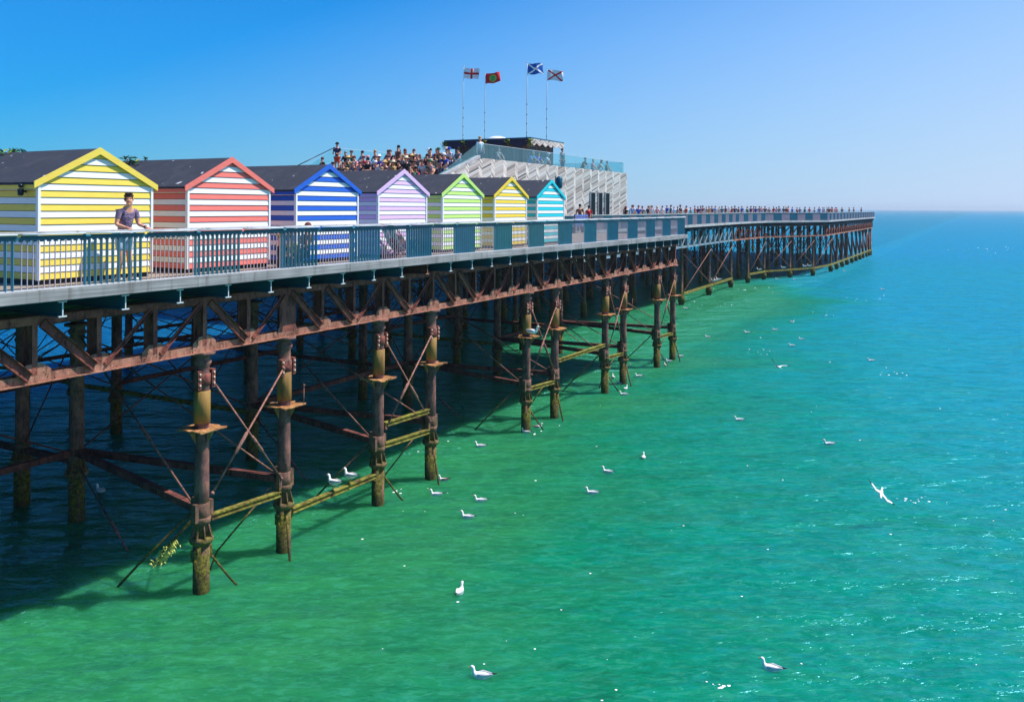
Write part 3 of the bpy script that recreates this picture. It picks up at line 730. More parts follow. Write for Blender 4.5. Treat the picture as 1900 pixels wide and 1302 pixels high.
for j, d in enumerate(INN_D):
    for k, s in enumerate(INN_S):
        if j == 4: s += 1.0
        rods = []; struts = []; moss = []
        if k+1 < len(INN_S) and j not in (1,):
            g = INN_S[k+1]-INN_S[k]
            rods += [((.2,0,5.3),(g-.2,0,2.0)), ((g-.2,0.1,5.3),(.2,0.1,2.0))]
            if (j+k) % 2 == 0: struts += [((.2,0,2.0),(g-.2,0,2.0))]
        if j+1 < len(INN_D):
            g = INN_D[j+1]-d; e = 1.0 if j == 3 else (-1.0 if j == 4 else 0)
            rods += [((0,.2,5.3),(e,g-.2,2.0))] if (j+k) % 3 else [((0,.2,5.3),(e,g-.2,2.0)), ((e,g-.2,5.3),(0,.2,2.0))]
            (moss if (k % 2 == 0) else struts).append(((0,.2,1.7),(e,g-.2,1.7)))
        column(0, s, d, 'shaded column under the deck, %s in the %s line behind the outer columns' % (ORD[k], ORD[j]),
               'inner columns under the deck', False, rods, struts, moss, zt=5.72, seed=j*7+k, r=.2, jointz=1.4)
# far columns, measured along the outside of the pier head
FPX_ = [1265, 1316, 1356.6, 1388, 1418, 1466, 1509, 1542, 1553, 1563, 1572, 1581, 1589, 1596, 1602, 1608, 1613, 1618]
fs_ = []
for px in FPX_:
    best = None
    for q in range(590, 1936):
        s = q/10; d = far_d(s)+.7; p = L(s, d); xx = HX + FPX*p.x/p.y
        if best is None or abs(xx-px) < best[0]: best = (abs(xx-px), s, d)
    fs_.append((best[1], best[2]))
FZ = CAMZ - 3.75
for i, (s, d) in enumerate(fs_):
    rods = []; moss = []
    if i+1 < len(fs_):
        v = Vector((fs_[i+1][0]-s, fs_[i+1][1]-d, 0))
        if i in (0,1,3,4,5): rods += [((0,-.2,FZ-.6), (v.x, v.y-.2, 1.3))]
        if i < 7 and i != 2: rods += [((v.x, v.y-.25, FZ-.5), (0,-.25,1.3))]
        if i != 2: moss += [((0,-.15,1.05),(v.x,v.y-.15,1.05))]
    c = thing('iron_column', 'thin dark column of the far pier head, %s past the near deck corner' % ORD[i], 'column', L(s, d, 0), PZ, 'far outer columns')
    ang = 0.0 if i < 10 else .5
    MB().lathe([(.26,-1.2),(.26,.25),(.34,.3),(.34,.75),(.17,.9),(.15,FZ-.1),(.3,FZ-.05),(.3,FZ)] if i < 14 else [(.24,-1.2),(.24,1.2),(.15,1.3),(.15,FZ)], 12).build('shaft', M_COLUMN, c)
    for p, q in rods: MB().tube([p, q], .035, 6).build('tie_rod', M_ROD, c)
    for p, q in moss:
        m_ = MB(); m_.beam(Vector(p), Vector(q), .22, .16); m_.build('mossy_beam', M_MOSS, c)
    if i >= 8:
        MB().tube([(0,.9,FZ),(0,-.1,.2)], .14, 8).build('raking_leg', M_RUSTD, c)
k = 0
for row, off in enumerate((5.0, 10.0, 16.0, 24.0)):
    for i in range(22):
        s = S1 + 3 + i*6.1 + row*1.3; d = far_d(min(s, 193)) + off
        c = thing('iron_column', 'dark column far under the pier head, %s of the %s inner line' % (ORD[i], ORD[row]), 'column', L(s, d, 0), PZ, 'far inner columns')
        MB().lathe([(.28,-1.2),(.28,1.2),(.17,1.4),(.17,DECK-.6)], 10).build('shaft', M_COLUMN, c)
        m_ = MB(); m_.tube([(0,0,4.9),(6.0,0,1.5)], .05, 5); m_.build('tie_rod', M_RUSTD, c)
        m_ = MB(); m_.tube([(6.0,0,4.9),(0,0,1.5)], .05, 5); m_.build('tie_rod', M_RUSTD, c)
        m_ = MB(); m_.tube([(0,0,3.2),(6.0,0,3.2)], .07, 5); m_.build('strut', M_RUSTD, c)
# far girders: pale lattice first, then rusty arched plates
def far_girder(label, sa, sb, n, zt, zb, pt, mats, off=.35):
    da, db = far_d(sa)+off, far_d(sb)+off; A = L(sa, da); B = L(sb, db); ln = (B-A).length
    g = girder(label, 0, [.35 + (ln-.7)*i/n for i in range(n+1)], 0, zt, zb, pt, mats, 'girders of the pier head', False)
    g.location = A; g.rotation_euler = (0,0, math.atan2(B.y-A.y, B.x-A.x)); return g
TZ = DECK-.26
far_girder('pale steel lattice girder below the railing just past the near deck corner', 62, 108, 22, TZ-.2, FZ, '/'*22, (M_TEALD, M_GALVD, M_GALVD))
far_girder('rusty arched girder between the pale lattice and the pier head', 108, 121, 6, TZ-.2, FZ, 'A'*6, (M_RUSTD, M_RUSTD, M_RUST))
far_girder('short rusty arched girder where the pier head widens', 121, 134, 7, TZ-.3, FZ, 'A'*7, (M_RUSTD, M_RUSTD, M_RUST))
far_girder('rusty arched girder along the outermost end of the pier head', 134, 193.5, 24, TZ-.3, FZ, 'A'*24, (M_RUSTD, M_RUSTD, M_RUST))

# ------------------------------------------------------------------ beach huts
def hut(s, dfront, wid, col, side_name, label, lamp=False, dep=4.3):
    H = 1.93; zb = .10; n = 14; bh = H/n; half = wid/2; rise = .70; th = .02; trimw = .07
    h = thing('beach_hut', label, 'beach hut', L(s, dfront, DECK), PZ, 'striped beach huts in line along the deck')
    mc = board_mat('paint_'+side_name, col); mw = board_mat('paint_white', (248,246,244))
    # front: x 0..wid, y = 0 plane, faces -y
    mb = MB(); mb.add([(0,.03,zb),(wid,.03,zb),(wid,.03,zb+H),(half,.03,zb+H+rise),(0,.03,zb+H)], [(0,1,2,3,4)], 2)
    nb = n + int(rise/bh) + 1
    for i in range(nb):
        z0 = zb+i*bh+.006; z1 = zb+(i+1)*bh-.006
        def hw(z): return half if z <= zb+H else max(.0, half*(1-(z-zb-H)/rise))
        a0, a1 = hw(z0), hw(z1)
        if a0 <= .02: continue
        mi = 0 if i % 2 == 0 else 1; yb, yt = -.012, .004        # lapped: lower edge stands out
        v = [(half-a0,yb,z0),(half+a0,yb,z0),(half+a1,yt,z1),(half-a1,yt,z1),(half-a0,.028,z0),(half+a0,.028,z0),(half+a1,.028,z1),(half-a1,.028,z1)]
        mb.add(v, [(0,1,2,3),(4,7,6,5),(0,4,5,1),(3,2,6,7),(0,3,7,4),(1,5,6,2)], mi)
    mb.build('front_wall', [mc, mw, M_GAP], h)
    for sx in (0, 1):
        mb = MB(); X = 0.0 if sx == 0 else wid; sg = -1 if sx == 0 else 1
        mb.box(min(X, X-sg*.03)+ (.002 if sx==0 else 0), max(X, X-sg*.03)-(.002 if sx else 0), .032, dep, zb, zb+H, 2)
        for i in range(n):
            z0 = zb+i*bh+.006; z1 = zb+(i+1)*bh-.006; mi = 0 if i % 2 == 0 else 1
            xb, xt = X+sg*.016, X+sg*.002
            v = [(xb,.032,z0),(xb,dep,z0),(xt,dep,z1),(xt,.032,z1),(X-sg*.001,.032,z0),(X-sg*.001,dep,z0),(X-sg*.001,dep,z1),(X-sg*.001,.032,z1)]
            mb.add(v, [(0,1,2,3),(4,7,6,5),(0,4,5,1),(3,2,6,7),(0,3,7,4),(1,5,6,2)], mi)
        mb.build('side_wall', [mc, mw, M_GAP], h)
    mb = MB(); mb.add([(0,dep,zb),(wid,dep,zb),(wid,dep,zb+H),(half,dep,zb+H+rise),(0,dep,zb+H)], [(4,3,2,1,0)], 0); mb.build('back_wall', mc, h)
    for x in (-.022, wid-.035):
        MB().box(x, x+.057, -.03, .045, zb-.005, zb+H-.03).build('corner_trim', M_TRIM, h)
    MB().box(.04, wid-.04, .05, dep-.05, 0.0, zb+.02).build('plinth', M_DARK, h)
    # roof slabs and eaves
    ov = .10; sl_ = rise/half; e = .035
    for sx in (-1, 1):
        mb = MB(); x0 = half + sx*(half+ov); z0 = zb+H-ov*sl_+.075; zr = zb+H+rise+.075
        v = [(x0,-e,z0),(half,-e,zr),(half,dep+e,zr),(x0,dep+e,z0)]; v2 = [(x,y,z-.05) for x,y,z in v]
        mb.add(v+v2, [(0,1,2,3),(7,6,5,4),(0,4,5,1),(1,5,6,2),(2,6,7,3),(3,7,4,0)]); mb.build('roof', M_FELT, h)
        mb = MB(); y = -e-.002; bw = .132
        A = [(x0+sx*.02, z0+.012), (half, zr+.022), (half, zr+.022-bw*1.12), (x0+sx*.02, z0+.012-bw)]
        v = [(x,y,z) for x,z in A]; v2 = [(x,y-.028,z) for x,z in A]
        mb.add(v+v2, [(0,3,2,1),(4,5,6,7),(0,1,5,4),(1,2,6,5),(2,3,7,6),(3,0,4,7)]); mb.build('bargeboard', mc, h)
        mb = MB(); xa, xb_ = sorted((half+sx*(half+ov-.035), half+sx*(half+ov-.012))); mb.box(xa, xb_, -e+.003, dep+e-.01, z0-.135, z0-.052+.0)
        mb.build('eaves_board', mc, h)
    if lamp:
        l = MB()
        l.tube([(-.02,.35,1.86),(-.12,.35,1.88)], .02, 8).lathe([(.03,0),(.055,.02),(.06,.13),(.02,.15)], 10, (-.14,.35,1.78)).ball((-.14,.35,1.98), .045)
        l.build('wall_lamp', M_DARK, h)
    return h
HW = 2.68
hy = [17.16 + 3.248*i for i in range(7)]
hcols = [((255,214,88),'yellow','beach hut with lemon yellow and white stripes, largest, behind the man at the rail'),
         ((244,124,112),'coral','beach hut with coral red and white stripes, right of the man at the rail'),
         ((36,98,204),'blue','beach hut with royal blue and white stripes'),
         ((228,190,233),'lavender','beach hut with lavender and white stripes, behind the deckchair'),
         ((196,232,122),'green','beach hut with lime green and white stripes'),
         ((253,208,60),'golden','smaller golden yellow and white striped beach hut between the green and turquoise ones'),
         ((16,200,212),'turquoise','beach hut with turquoise and white stripes, last before the timber building')]
HD = 1.03
hs_ = []
for i, (c, nm, lb) in enumerate(hcols):
    s = (hy[i] - UX*HD)/UY; hs_.append(s)
    hut(s, HD, HW, c, nm, lb, lamp=(i == 0))

# ------------------------------------------------------------------ timber building with roof terrace and steps
BD, BD2 = 10.0, 21.0; BS0, BS1 = 51.5, 75.7; BZ = 4.45
def building():
    b = thing('visitor_building', 'grey timber clad building with zigzag folded wall, roof terrace and seating steps behind the huts', 'building', (OX,0,DECK), PZ)
    P = 1.48
    # folded facade: peaks stand out seaward
    mb = MB(); s = 37.0; pts = []
    s = math.floor(36.5/P)*P
    while s < BS1+.01:
        pts.append((s, BD)); pts.append((s+P/2, BD-.19)); s += P
    pts = [p for p in pts if p[0] <= BS1+.3]
    def top(s): return BZ if s >= BS0 else max(.1, BZ-.30*(BS0-s))
    vs = []; fs = []
    for (x, y) in pts: vs += [(x, y, .0), (x, y, top(x))]
    for i in range(len(pts)-1): a = 2*i; fs.append((a, a+2, a+3, a+1))
    mb.add(vs, fs); xe = pts[-1][0]
    mb.add([(xe, pts[-1][1], 0), (xe, BD2, 0), (xe, BD2, BZ), (xe, pts[-1][1], BZ)], [(0,1,2,3)])
    mb.add([(pts[0][0], BD, 0), (pts[0][0], BD2, 0), (pts[0][0], BD2, .12), (pts[0][0], BD, .12)], [(3,2,1,0)])
    mb.build('wall', M_CHEV, b)
    MB().box(BS0-.2, xe-.05, BD+.02, BD2-.05, BZ-.7, BZ-.5).build('terrace_floor', M_DECK, b)
    MB().box(BS0+1.0, xe-1.0, BD+1.0, BD+1.55, BZ-.499, BZ-.05).build('terrace_bench', M_STONE, b)
    # sloping stringer along the steps
    mb = MB(); x0 = BS0-13.5
    v = [(x0,BD-.05,.12),(BS0,BD-.05,BZ-.02),(BS0,BD-.05,BZ+.16),(x0,BD-.05,.30)]; v2 = [(x,y+.35,z) for x,y,z in v]
    mb.add(v+v2, [(0,1,2,3),(7,6,5,4),(0,4,5,1),(1,5,6,2),(2,6,7,3),(3,7,4,0)]); mb.build('step_edge', M_CAPRAIL, b)
    # broad seating steps
    mb = MB(); n = 10; run = 1.4; ri = .42
    for i in range(n):
        xs = BS0 - run*(i+1); z = BZ-.03 - ri*(i+1)
        if z <= .05: break
        mb.box(xs, xs+run+ (.0), BD+.32, BD2-.35, 0 if i == n-1 else max(0, z-ri-.1), z)
    mb.build('seating_steps', M_STONE, b)
    for px0, px1 in ((1095.5,1103.5),(1110,1117),(1123,1130)):
        s0, s1 = col_d(px0, BD-.22), col_d(px1, BD-.22)
        MB().box(s0, s1, BD-.24, BD-.1, .02, 2.72).build('doorway', M_DTEAL, b)
        m = MB(); m.box(s0-.05, s0-.001, BD-.27, BD-.1, .02, 2.8); m.box(s1+.001, s1+.05, BD-.27, BD-.1, .02, 2.8); m.box(s0-.001, s1+.001, BD-.27, BD-.1, 2.721, 2.8); m.build('door_frame', M_CAPRAIL, b)
    # glass balustrades
    def glassrun(A, B, h0=.0, h1=.95, n=10, slope=None):
        A = Vector(A); B = Vector(B)
        for i in range(n):
            p = A.lerp(B, i/n); q = A.lerp(B, (i+1)/n); t = (q-p).normalized()*.015; p = p+t; q = q-t
            nn = Vector((t.y, -t.x, 0)).normalized()*.008
            up = Vector((0,0,h1)); dn = Vector((0,0,h0))
            v = [p+dn, q+dn, q+up, p+up]; v1 = [x-nn for x in v]; v2 = [x+nn for x in v]
            MB().add(v1+v2, [(0,3,2,1),(4,5,6,7),(0,1,5,4),(1,2,6,5),(2,3,7,6),(3,0,4,7)]).build('glass_panel', M_GLASS, b)
        up = Vector((0,0,h1+.012)); MB().beam(A+up, B+up, .02, .03).build('glass_cap', M_GALV, b)
    glassrun((BS0+.1, BD+.25, BZ-.1), (xe-.1, BD+.25, BZ-.1), 0, .98, 17)
    glassrun((xe-.15, BD+.3, BZ-.1), (xe-.15, BD2-.3, BZ-.1), 0, .98, 7)
    glassrun((BS0+.1, BD2-.3, BZ-.1), (xe-.1, BD2-.3, BZ-.1), 0, .98, 16)
    # glass wedge going down beside the steps
    A = Vector((BS0-4.2, BD+.15, BZ-.30*4.2+.1)); T = Vector((BS0+.05, BD+.15, BZ+.88)); Bq = Vector((BS0+.05, BD+.15, BZ+.1))
    MB().add([A, Bq, T, A+Vector((0,.02,0)), Bq+Vector((0,.02,0)), T+Vector((0,.02,0))], [(0,1,2),(5,4,3),(0,3,4,1),(1,4,5,2),(2,5,3,0)]).build('glass_wedge', M_GLASS, b)
    A = Vector((BS0-3.6, BD2-.2, BZ-.30*3.6+.1)); T = Vector((BS0+.05, BD2-.2, BZ+.88)); Bq = Vector((BS0+.05, BD2-.2, BZ+.1))
    MB().add([A, Bq, T, A+Vector((0,.02,0)), Bq+Vector((0,.02,0)), T+Vector((0,.02,0))], [(0,1,2),(5,4,3),(0,3,4,1),(1,4,5,2),(2,5,3,0)]).build('glass_wedge', M_GLASS, b)
    MB().tube([A+Vector((-.4,0,.35)), T+Vector((0,0,.05))], .03, 6).build('stair_handrail', M_DARK, b)
    return b
building()
# rooftop kiosk
KS0 = sd(*[c for c in (on_z(985, 255, DECK+5.5).xy)])
def kiosk():
    Z0 = BZ-.5; zr = 3.05
    X0, Dk = 67.0, 14.3; LS, LD = 6.0, 8.6
    # corner located from the photograph: roof corner seen at pixel 985,254
    kx, kz = ray(985, 254.5); Y = (DECK+Z0+zr-CAMZ)/kz; X0, Dk = sd(kx*Y, Y)
    LS = col_d(1046, Dk) - X0; LD = col_s(823, X0) - Dk
    k = thing('rooftop_kiosk', 'flat roofed timber kiosk on the terrace with dark drapes and leafy garlands', 'kiosk', L(X0, Dk, DECK+Z0), PZ)
    o = .75
    mb = MB(); mb.box(o, LS-.5, o, LD-.6, 0, zr-.3); mb.build('wall', M_VB, k)
    MB().box(0, LS, 0, LD, zr-.10, zr).build('roof', M_TEALD, k)
    mb = MB(); mb.box(.05, LS-.05, .06, LD-.05, zr-.32, zr-.103); mb.build('ceiling_panel', M_VB, k)
    # herringbone zigzag valance on the seaward side
    mb = MB(); nz = 6; w = LS/nz
    for i in range(nz):
        x = w*i; v = [(x,-.02,zr-.102),(x+w,-.02,zr-.102),(x+w,-.02,zr-.40),(x+w/2,-.02,zr-.62),(x,-.02,zr-.40)]
        v2 = [(a,b+.05,c) for a,b,c in v]; mb.add(v+v2, [(0,1,2,3,4),(9,8,7,6,5)] + [(j,(j+1)%5,5+(j+1)%5,5+j) for j in range(5)])
    mb.build('zigzag_valance', M_CHEV, k)
    # dark swagged drapes on the landward-facing side
    m_dr = flat('navy_drape', (40,36,62)); n = 4; w = LD/n
    for i in range(n):
        mb = MB(); y = w*i; k_ = 12; vs = []; fs = []
        for j in range(k_+1):
            f = j/k_; sag = .30+.34*math.sin(math.pi*f); yy = y+w*f
            for q in range(5):
                g = q/4; vs.append((-.06-.05*math.sin(g*9+j*.3), yy, zr-.11-sag*g))
        for j in range(k_):
            for q in range(4): a = j*5+q; fs.append((a, a+5, a+6, a+1))
        nn = len(vs); vs2 = [(x-.015,y_,z) for x,y_,z in vs]
        mb.add(vs, fs, 0, True); mb.add(vs2, [tuple(reversed(f)) for f in fs], 0, True); mb.build('drape', m_dr, k)
    # windows
    for xa in (o+.35, o+2.2):
        f = MB().box(xa, xa+1.3, o-.04, o-.002, 1.6, 2.5).build('window_frame', M_FASCIA, k)
        MB().box(xa+.08, xa+1.22, o-.055, o-.042, 1.68, 2.42).build('window_pane', M_DARK, f)
    MB().ball((2.2,4.2,zr), .9, .9, .38, 16, 8).build('skylight_dome', M_TRIM, k)
    # garlands
    r = random.Random(3)
    for (x, y, sc) in ((-.12,LD-.1,1.3),(-.12,LD*.75,.7),(-.12,LD*.5,.8),(-.12,LD*.25,1.0),(-.12,.05,1.0)):
        mb = MB()
        for _ in range(int(60*sc)):
            c = Vector((x+r.gauss(0,.07), y+r.gauss(0,.12*sc), zr-.12-abs(r.gauss(0,.30*sc)))); a = r.random()*6.3; l = .10
            u = Vector((math.cos(a)*l, math.sin(a)*l, r.uniform(-.08,.03))); w_ = Vector((-math.sin(a)*.04, math.cos(a)*.04, r.uniform(-.03,.03)))
            mb.add([c-u, c+w_, c+u, c-w_], [(0,1,2,3)], 0 if r.random() < .5 else 1)
        mb.build('garland', [M_LEAF, M_LEAF2], k)
    mb = MB(); mb.tube([(.3,.3,zr),(.3,LD-.3,zr)], .02, 6).build('roof_cable', M_DARK, k)
    return X0, Dk, LS, LD, DECK+Z0+zr
KX, KD, KLS, KLD, KZ = kiosk()

# flags
def flag_mat(name, kind):
    t = NT(name); uv = t.n('ShaderNodeTexCoord').outputs['UV']; x = t.xyz(uv)
    u, v = x[0], x[1]
    white = (.85,.84,.84); red = (.62,.02,.03); blue = (.01,.10,.42)
    du = t.math('ABSOLUTE', t.math('SUBTRACT', u, .5)); dv = t.math('ABSOLUTE', t.math('SUBTRACT', v, .5))
    diag = t.math('MINIMUM', t.math('ABSOLUTE', t.math('SUBTRACT', u, v)), t.math('ABSOLUTE', t.math('SUBTRACT', t.math('ADD', u, v), 1.0)))
    if kind == 'cross':
        f = t.math('MAXIMUM', t.math('LESS_THAN', du, .07), t.math('LESS_THAN', dv, .10)); c = t.mix(f, white, red)
    elif kind == 'saltire': c = t.mix(t.math('LESS_THAN', diag, .085), blue, white)
    elif kind == 'redsaltire': c = t.mix(t.math('LESS_THAN', diag, .085), white, red)
    else:
        rr = t.math('SQRT', t.math('ADD', t.math('POWER', t.math('MULTIPLY', du, 1.45), 2), t.math('POWER', dv, 2)))
        n = t.noise(uv, 9, 3); f = t.math('LESS_THAN', t.math('ADD', rr, t.math('MULTIPLY', n, .12)), .42)
        f2 = t.math('LESS_THAN', t.math('ADD', rr, t.math('MULTIPLY', n, .1)), .33)
        c = t.mix(f, red, (.60,.50,.04)); c = t.mix(f2, c, (.02,.33,.06))
        c = t.mix(t.math('MULTIPLY', f2, t.ramp(t.noise(uv, 16, 2), (.52,(0,0,0)), (.6,(1,1,1)))), c, (.25,.55,.2))
    return t.fin(c, .75, 0, .2)
def flag(px, py_top, back, kind, label, tilt):
    s = KX + (.5 if not back else 4.2); d = col_s(px, s); base = L(s, d, KZ); Y = base.y
    zt = CAMZ + ray(px, py_top)[1]*Y
    hgt = zt - KZ
    f = thing('flagpole', label, 'flagpole', base, 0, 'flags on the kiosk roof')
    MB().tube([(0,0,0),(-.0,0,.25),(.0,0,hgt*.5),(.035*hgt/5,0,hgt)], [.05,.035,.03,.022], 8).build('pole', M_GALV, f)
    MB().ball((.04,0,hgt+.03), .055).build('finial', M_GALV, f)
    mb = MB()
    for z in (.4, 1.1, 1.8, 2.6): mb.ball((.0,0,z), .045, .045, .06, 6, 5)
    mb.build('cleats', M_DARK, f)
    nx, nz = 22, 10; wd, hh = 1.22, .84; vs = []; fs = []; uvs = []
    r = random.Random(px)
    ph = r.random()*6
    for i in range(nx+1):
        u = i/nx
        for j in range(nz+1):
            v = j/nz; x = .06 + wd*u*(1-.04*math.sin(3*v+ph)); y = .15*u*math.sin(u*8+ph+v*1.3)+.05*u*math.sin(17*u+3*v)
            z = hgt - .08 - hh*(1-v) + tilt*u*wd + .07*u*math.sin(u*6.5+ph*1.7)
            vs.append((x, y, z)); uvs.append((u, v))
    for i in range(nx):
        for j in range(nz): a = i*(nz+1)+j; fs.append((a, a+nz+1, a+nz+2, a+1))
    mb.add([], [])
    me = bpy.data.meshes.new('flag'); me.from_pydata(vs, [], fs); me.materials.append(flag_mat('flag_cloth_'+kind, kind))
    ul = me.uv_layers.new(name='UVMap')
    for lp in me.loops: ul.data[lp.index].uv = uvs[lp.vertex_index]
    for p in me.polygons: p.use_smooth = True
    put('flag', me, f)
flag(858.5, 124, False, 'cross', 'white flag with red upright cross flying from the tall pole over the kiosk', -.10)
flag(898.5, 135.5, True, 'wreath', 'red flag with green leafy disc flying from a pole over the kiosk', .13)
flag(976.5, 116.5, False, 'saltire', 'blue flag with white diagonal cross, the highest one above the kiosk', .02)
flag(1013.5, 128, True, 'redsaltire', 'white flag with red diagonal cross over the kiosk corner', -.05)

# ------------------------------------------------------------------ people
def skin(name, verts, edges, radii, sub=1, root=0, mat=None):
    me = bpy.data.meshes.new(name+'_sk'); me.from_pydata([tuple(v) for v in verts], edges, [])
    o = bpy.data.objects.new(name+'_sk', me); COL.objects.link(o)
    o.modifiers.new('Skin', 'SKIN').use_smooth_shade = True
    if not me.skin_vertices: me.skin_vertices.new()
    for i, r in enumerate(radii):
        me.skin_vertices[0].data[i].radius = r if isinstance(r, tuple) else (r, r); me.skin_vertices[0].data[i].use_root = (i == root)
    if sub: sm = o.modifiers.new('Sub', 'SUBSURF'); sm.levels = sub; sm.render_levels = sub
    bpy.context.view_layer.update()
    dg = bpy.context.evaluated_depsgraph_get(); ev = o.evaluated_get(dg); out = bpy.data.meshes.new_from_object(ev)
    out.name = name; bpy.data.objects.remove(o); bpy.data.meshes.remove(me)
    out.materials.clear(); out.materials.append(mat)
    return out
def merge_meshes(name, meshes, mat):
    bm = bmesh.new()
    for m in meshes: bm.from_mesh(m)
    out = bpy.data.meshes.new(name); bm.to_mesh(out); bm.free(); out.materials.append(mat)
    for p in out.polygons: p.use_smooth = True; p.material_index = 0
    return out
BASE = dict(pel=(0,0,.95), wai=(0,0,1.08), che=(0,0,1.27), nb=(-.01,0,1.44), nk=(0,0,1.52), hl=(.02,0,1.585), ht=(.005,0,1.675),
            ls=(0,.18,1.41), le=(0,.24,1.14), lw=(.04,.25,.90), lh=(.06,.25,.81), rs=(0,-.18,1.41), re=(0,-.24,1.14), rw=(.04,-.25,.90), rh=(.06,-.25,.81),
            lp=(0,.09,.88), lk=(.02,.10,.49), la=(-.01,.10,.09), lt=(.15,.11,.035), rp=(0,-.09,.88), rk=(.02,-.10,.49), ra=(-.01,-.10,.09), rt=(.15,-.11,.035))
RAD = dict(pel=(.125,.11), wai=(.115,.10), che=(.15,.115), nb=.07, nk=.05, hl=.078, ht=.086, ls=.06, le=.043, lw=.03, lh=.04, rs=.06, re=.043, rw=.03, rh=.04,
           lp=.085, lk=.058, la=.042, lt=.035, rp=.085, rk=.058, ra=.042, rt=.035)
KEYS = list(BASE); BONES = [('pel','wai'),('wai','che'),('che','nb'),('nb','nk'),('nk','hl'),('hl','ht'),('nb','ls'),('ls','le'),('le','lw'),('lw','lh'),('nb','rs'),('rs','re'),('re','rw'),('rw','rh'),
        ('pel','lp'),('lp','lk'),('lk','la'),('la','lt'),('pel','rp'),('rp','rk'),('rk','ra'),('ra','rt')]
def sub_skin(name, J, keys, add, sub=1, rad=None, root='pel'):
    keys = [k for k in keys]; ed = [(keys.index(a), keys.index(b)) for a, b in BONES if a in keys and b in keys]
    rr = []
    for k in keys:
        r = (rad or RAD).get(k, .05); rr.append(tuple(v+add for v in r) if isinstance(r, tuple) else r+add)
    return skin(name, [J[k] for k in keys], ed, rr, sub, keys.index(root) if root in keys else 0)
def lerp(a, b, f): return tuple(a[i]+(b[i]-a[i])*f for i in range(3))
def make_pose(**ov):
    J = dict(BASE); J.update(ov)
    P = {}
    P['body'] = sub_skin('body', J, KEYS, 0)
    J2 = dict(J); J2['le'] = lerp(J['ls'], J['le'], .55); J2['re'] = lerp(J['rs'], J['re'], .55)
    rad = dict(RAD); rad['le'] = .055; rad['re'] = .055; rad['nb'] = .062
    P['shirt'] = sub_skin('shirt', J2, ['pel','wai','che','nb','ls','le','rs','re'], .014, 1, rad)
    P['trousers'] = sub_skin('trousers', J, ['pel','lp','lk','la','rp','rk','ra'], .014)
    J3 = dict(J); J3['lk'] = lerp(J['lp'], J['lk'], .85); J3['rk'] = lerp(J['rp'], J['rk'], .85)
    P['shorts'] = sub_skin('shorts', J3, ['pel','lp','lk','rp','rk'], .018)
    hx, hy_, hz = J['ht']; mb = MB(); mb.ball((hx-.030,hy_,hz+.030), .096, .093, .088, 12, 8)
    P['hair'] = mb.mesh('hair', None)
    mb = MB(); mb.ball((hx-.032,hy_,hz+.028), .098, .095, .090, 12, 8).loft([((hx-.07,hy_,hz),.08,.06),((hx-.085,hy_,hz-.12),.085,.05),((hx-.08,hy_,hz-.26),.06,.035)], 10)
    P['long_hair'] = mb.mesh('hair', None)
    mb = MB(); mb.lathe([(.19,.03),(.20,.035),(.19,.045),(.105,.055),(.10,.13),(.075,.155),(.02,.16)], 16, (hx,hy_,hz)); P['sun_hat'] = mb.mesh('sun_hat', None)
    mb = MB(); mb.lathe([(.106,.0),(.108,.04),(.095,.09),(.05,.12),(.01,.125)], 14, (hx-.01,hy_,hz)).box(hx+.08, hx+.18, hy_-.06, hy_+.06, hz+.012, hz+.024); P['cap'] = mb.mesh('cap', None)
    P['shoe'] = None
    return P
def sit(lean=.05, elbow=.2, hands=(.40,.12), kneez=.10, kn=.44, feet=-.40, spread=.13, hx=0):
    J = {}
    J['pel'] = (0,0,.10); J['wai'] = (lean*.4,0,.24); J['che'] = (lean*.9,0,.43); J['nb'] = (lean*1.4,0,.61); J['nk'] = (lean*1.6+.01,0,.68); J['hl'] = (lean*1.6+.04+hx,0,.745); J['ht'] = (lean*1.6+.03+hx,0,.835)
    for p, sg in (('l',1),('r',-1)):
        J[p+'s'] = (lean*1.3, .17*sg, .57); J[p+'e'] = (lean*1.3+elbow, .22*sg, .33); J[p+'w'] = (hands[0], .14*sg, hands[1]+.06); J[p+'h'] = (hands[0]+.07, .10*sg, hands[1]+.04)
        J[p+'p'] = (.04, .09*sg, .09); J[p+'k'] = (kn, spread*sg, kneez); J[p+'a'] = (kn-.02, spread*sg, feet+.08); J[p+'t'] = (kn+.14, spread*sg, feet+.03)
    return J
POSES = {
 'sitting': make_pose(**sit()),
 'leaning forward on knees': make_pose(**sit(.22, .18, (.42,.2))),
 'shading eyes': make_pose(**{**sit(.05), 'le': (.16,.26,.62), 'lw': (.16,.12,.80), 'lh': (.14,.04,.84)}),
 'holding a camera': make_pose(**{**sit(.08), 'le': (.2,.2,.42), 'lw': (.24,.08,.66), 'lh': (.22,.03,.72), 're': (.2,-.2,.42), 'rw': (.24,-.08,.66), 'rh': (.22,-.03,.72)}),
 'standing': make_pose(),
 'standing with hands together': make_pose(le=(.04,.25,1.14), lw=(.22,.12,1.12), lh=(.26,.05,1.14), re=(.04,-.25,1.14), rw=(.22,-.12,1.12), rh=(.26,-.05,1.14)),
 'striding': make_pose(lk=(.16,.09,.50), la=(.2,.09,.09), lt=(.35,.09,.05), rk=(-.02,-.09,.48), ra=(-.25,-.09,.14), rt=(-.12,-.09,.05), lw=(-.1,.26,.9), lh=(-.12,.26,.82), rw=(.2,-.22,.95), rh=(.26,-.22,.88)),
}
for p in POSES.values():
    for k, m in p.items():
        if m is not None and not len(m.materials): m.materials.append(None)
        if m is not None and k in ('hair','long_hair','sun_hat','cap'): pass
def omat(o, m):
    o.material_slots[0].link = 'OBJECT'; o.material_slots[0].material = m
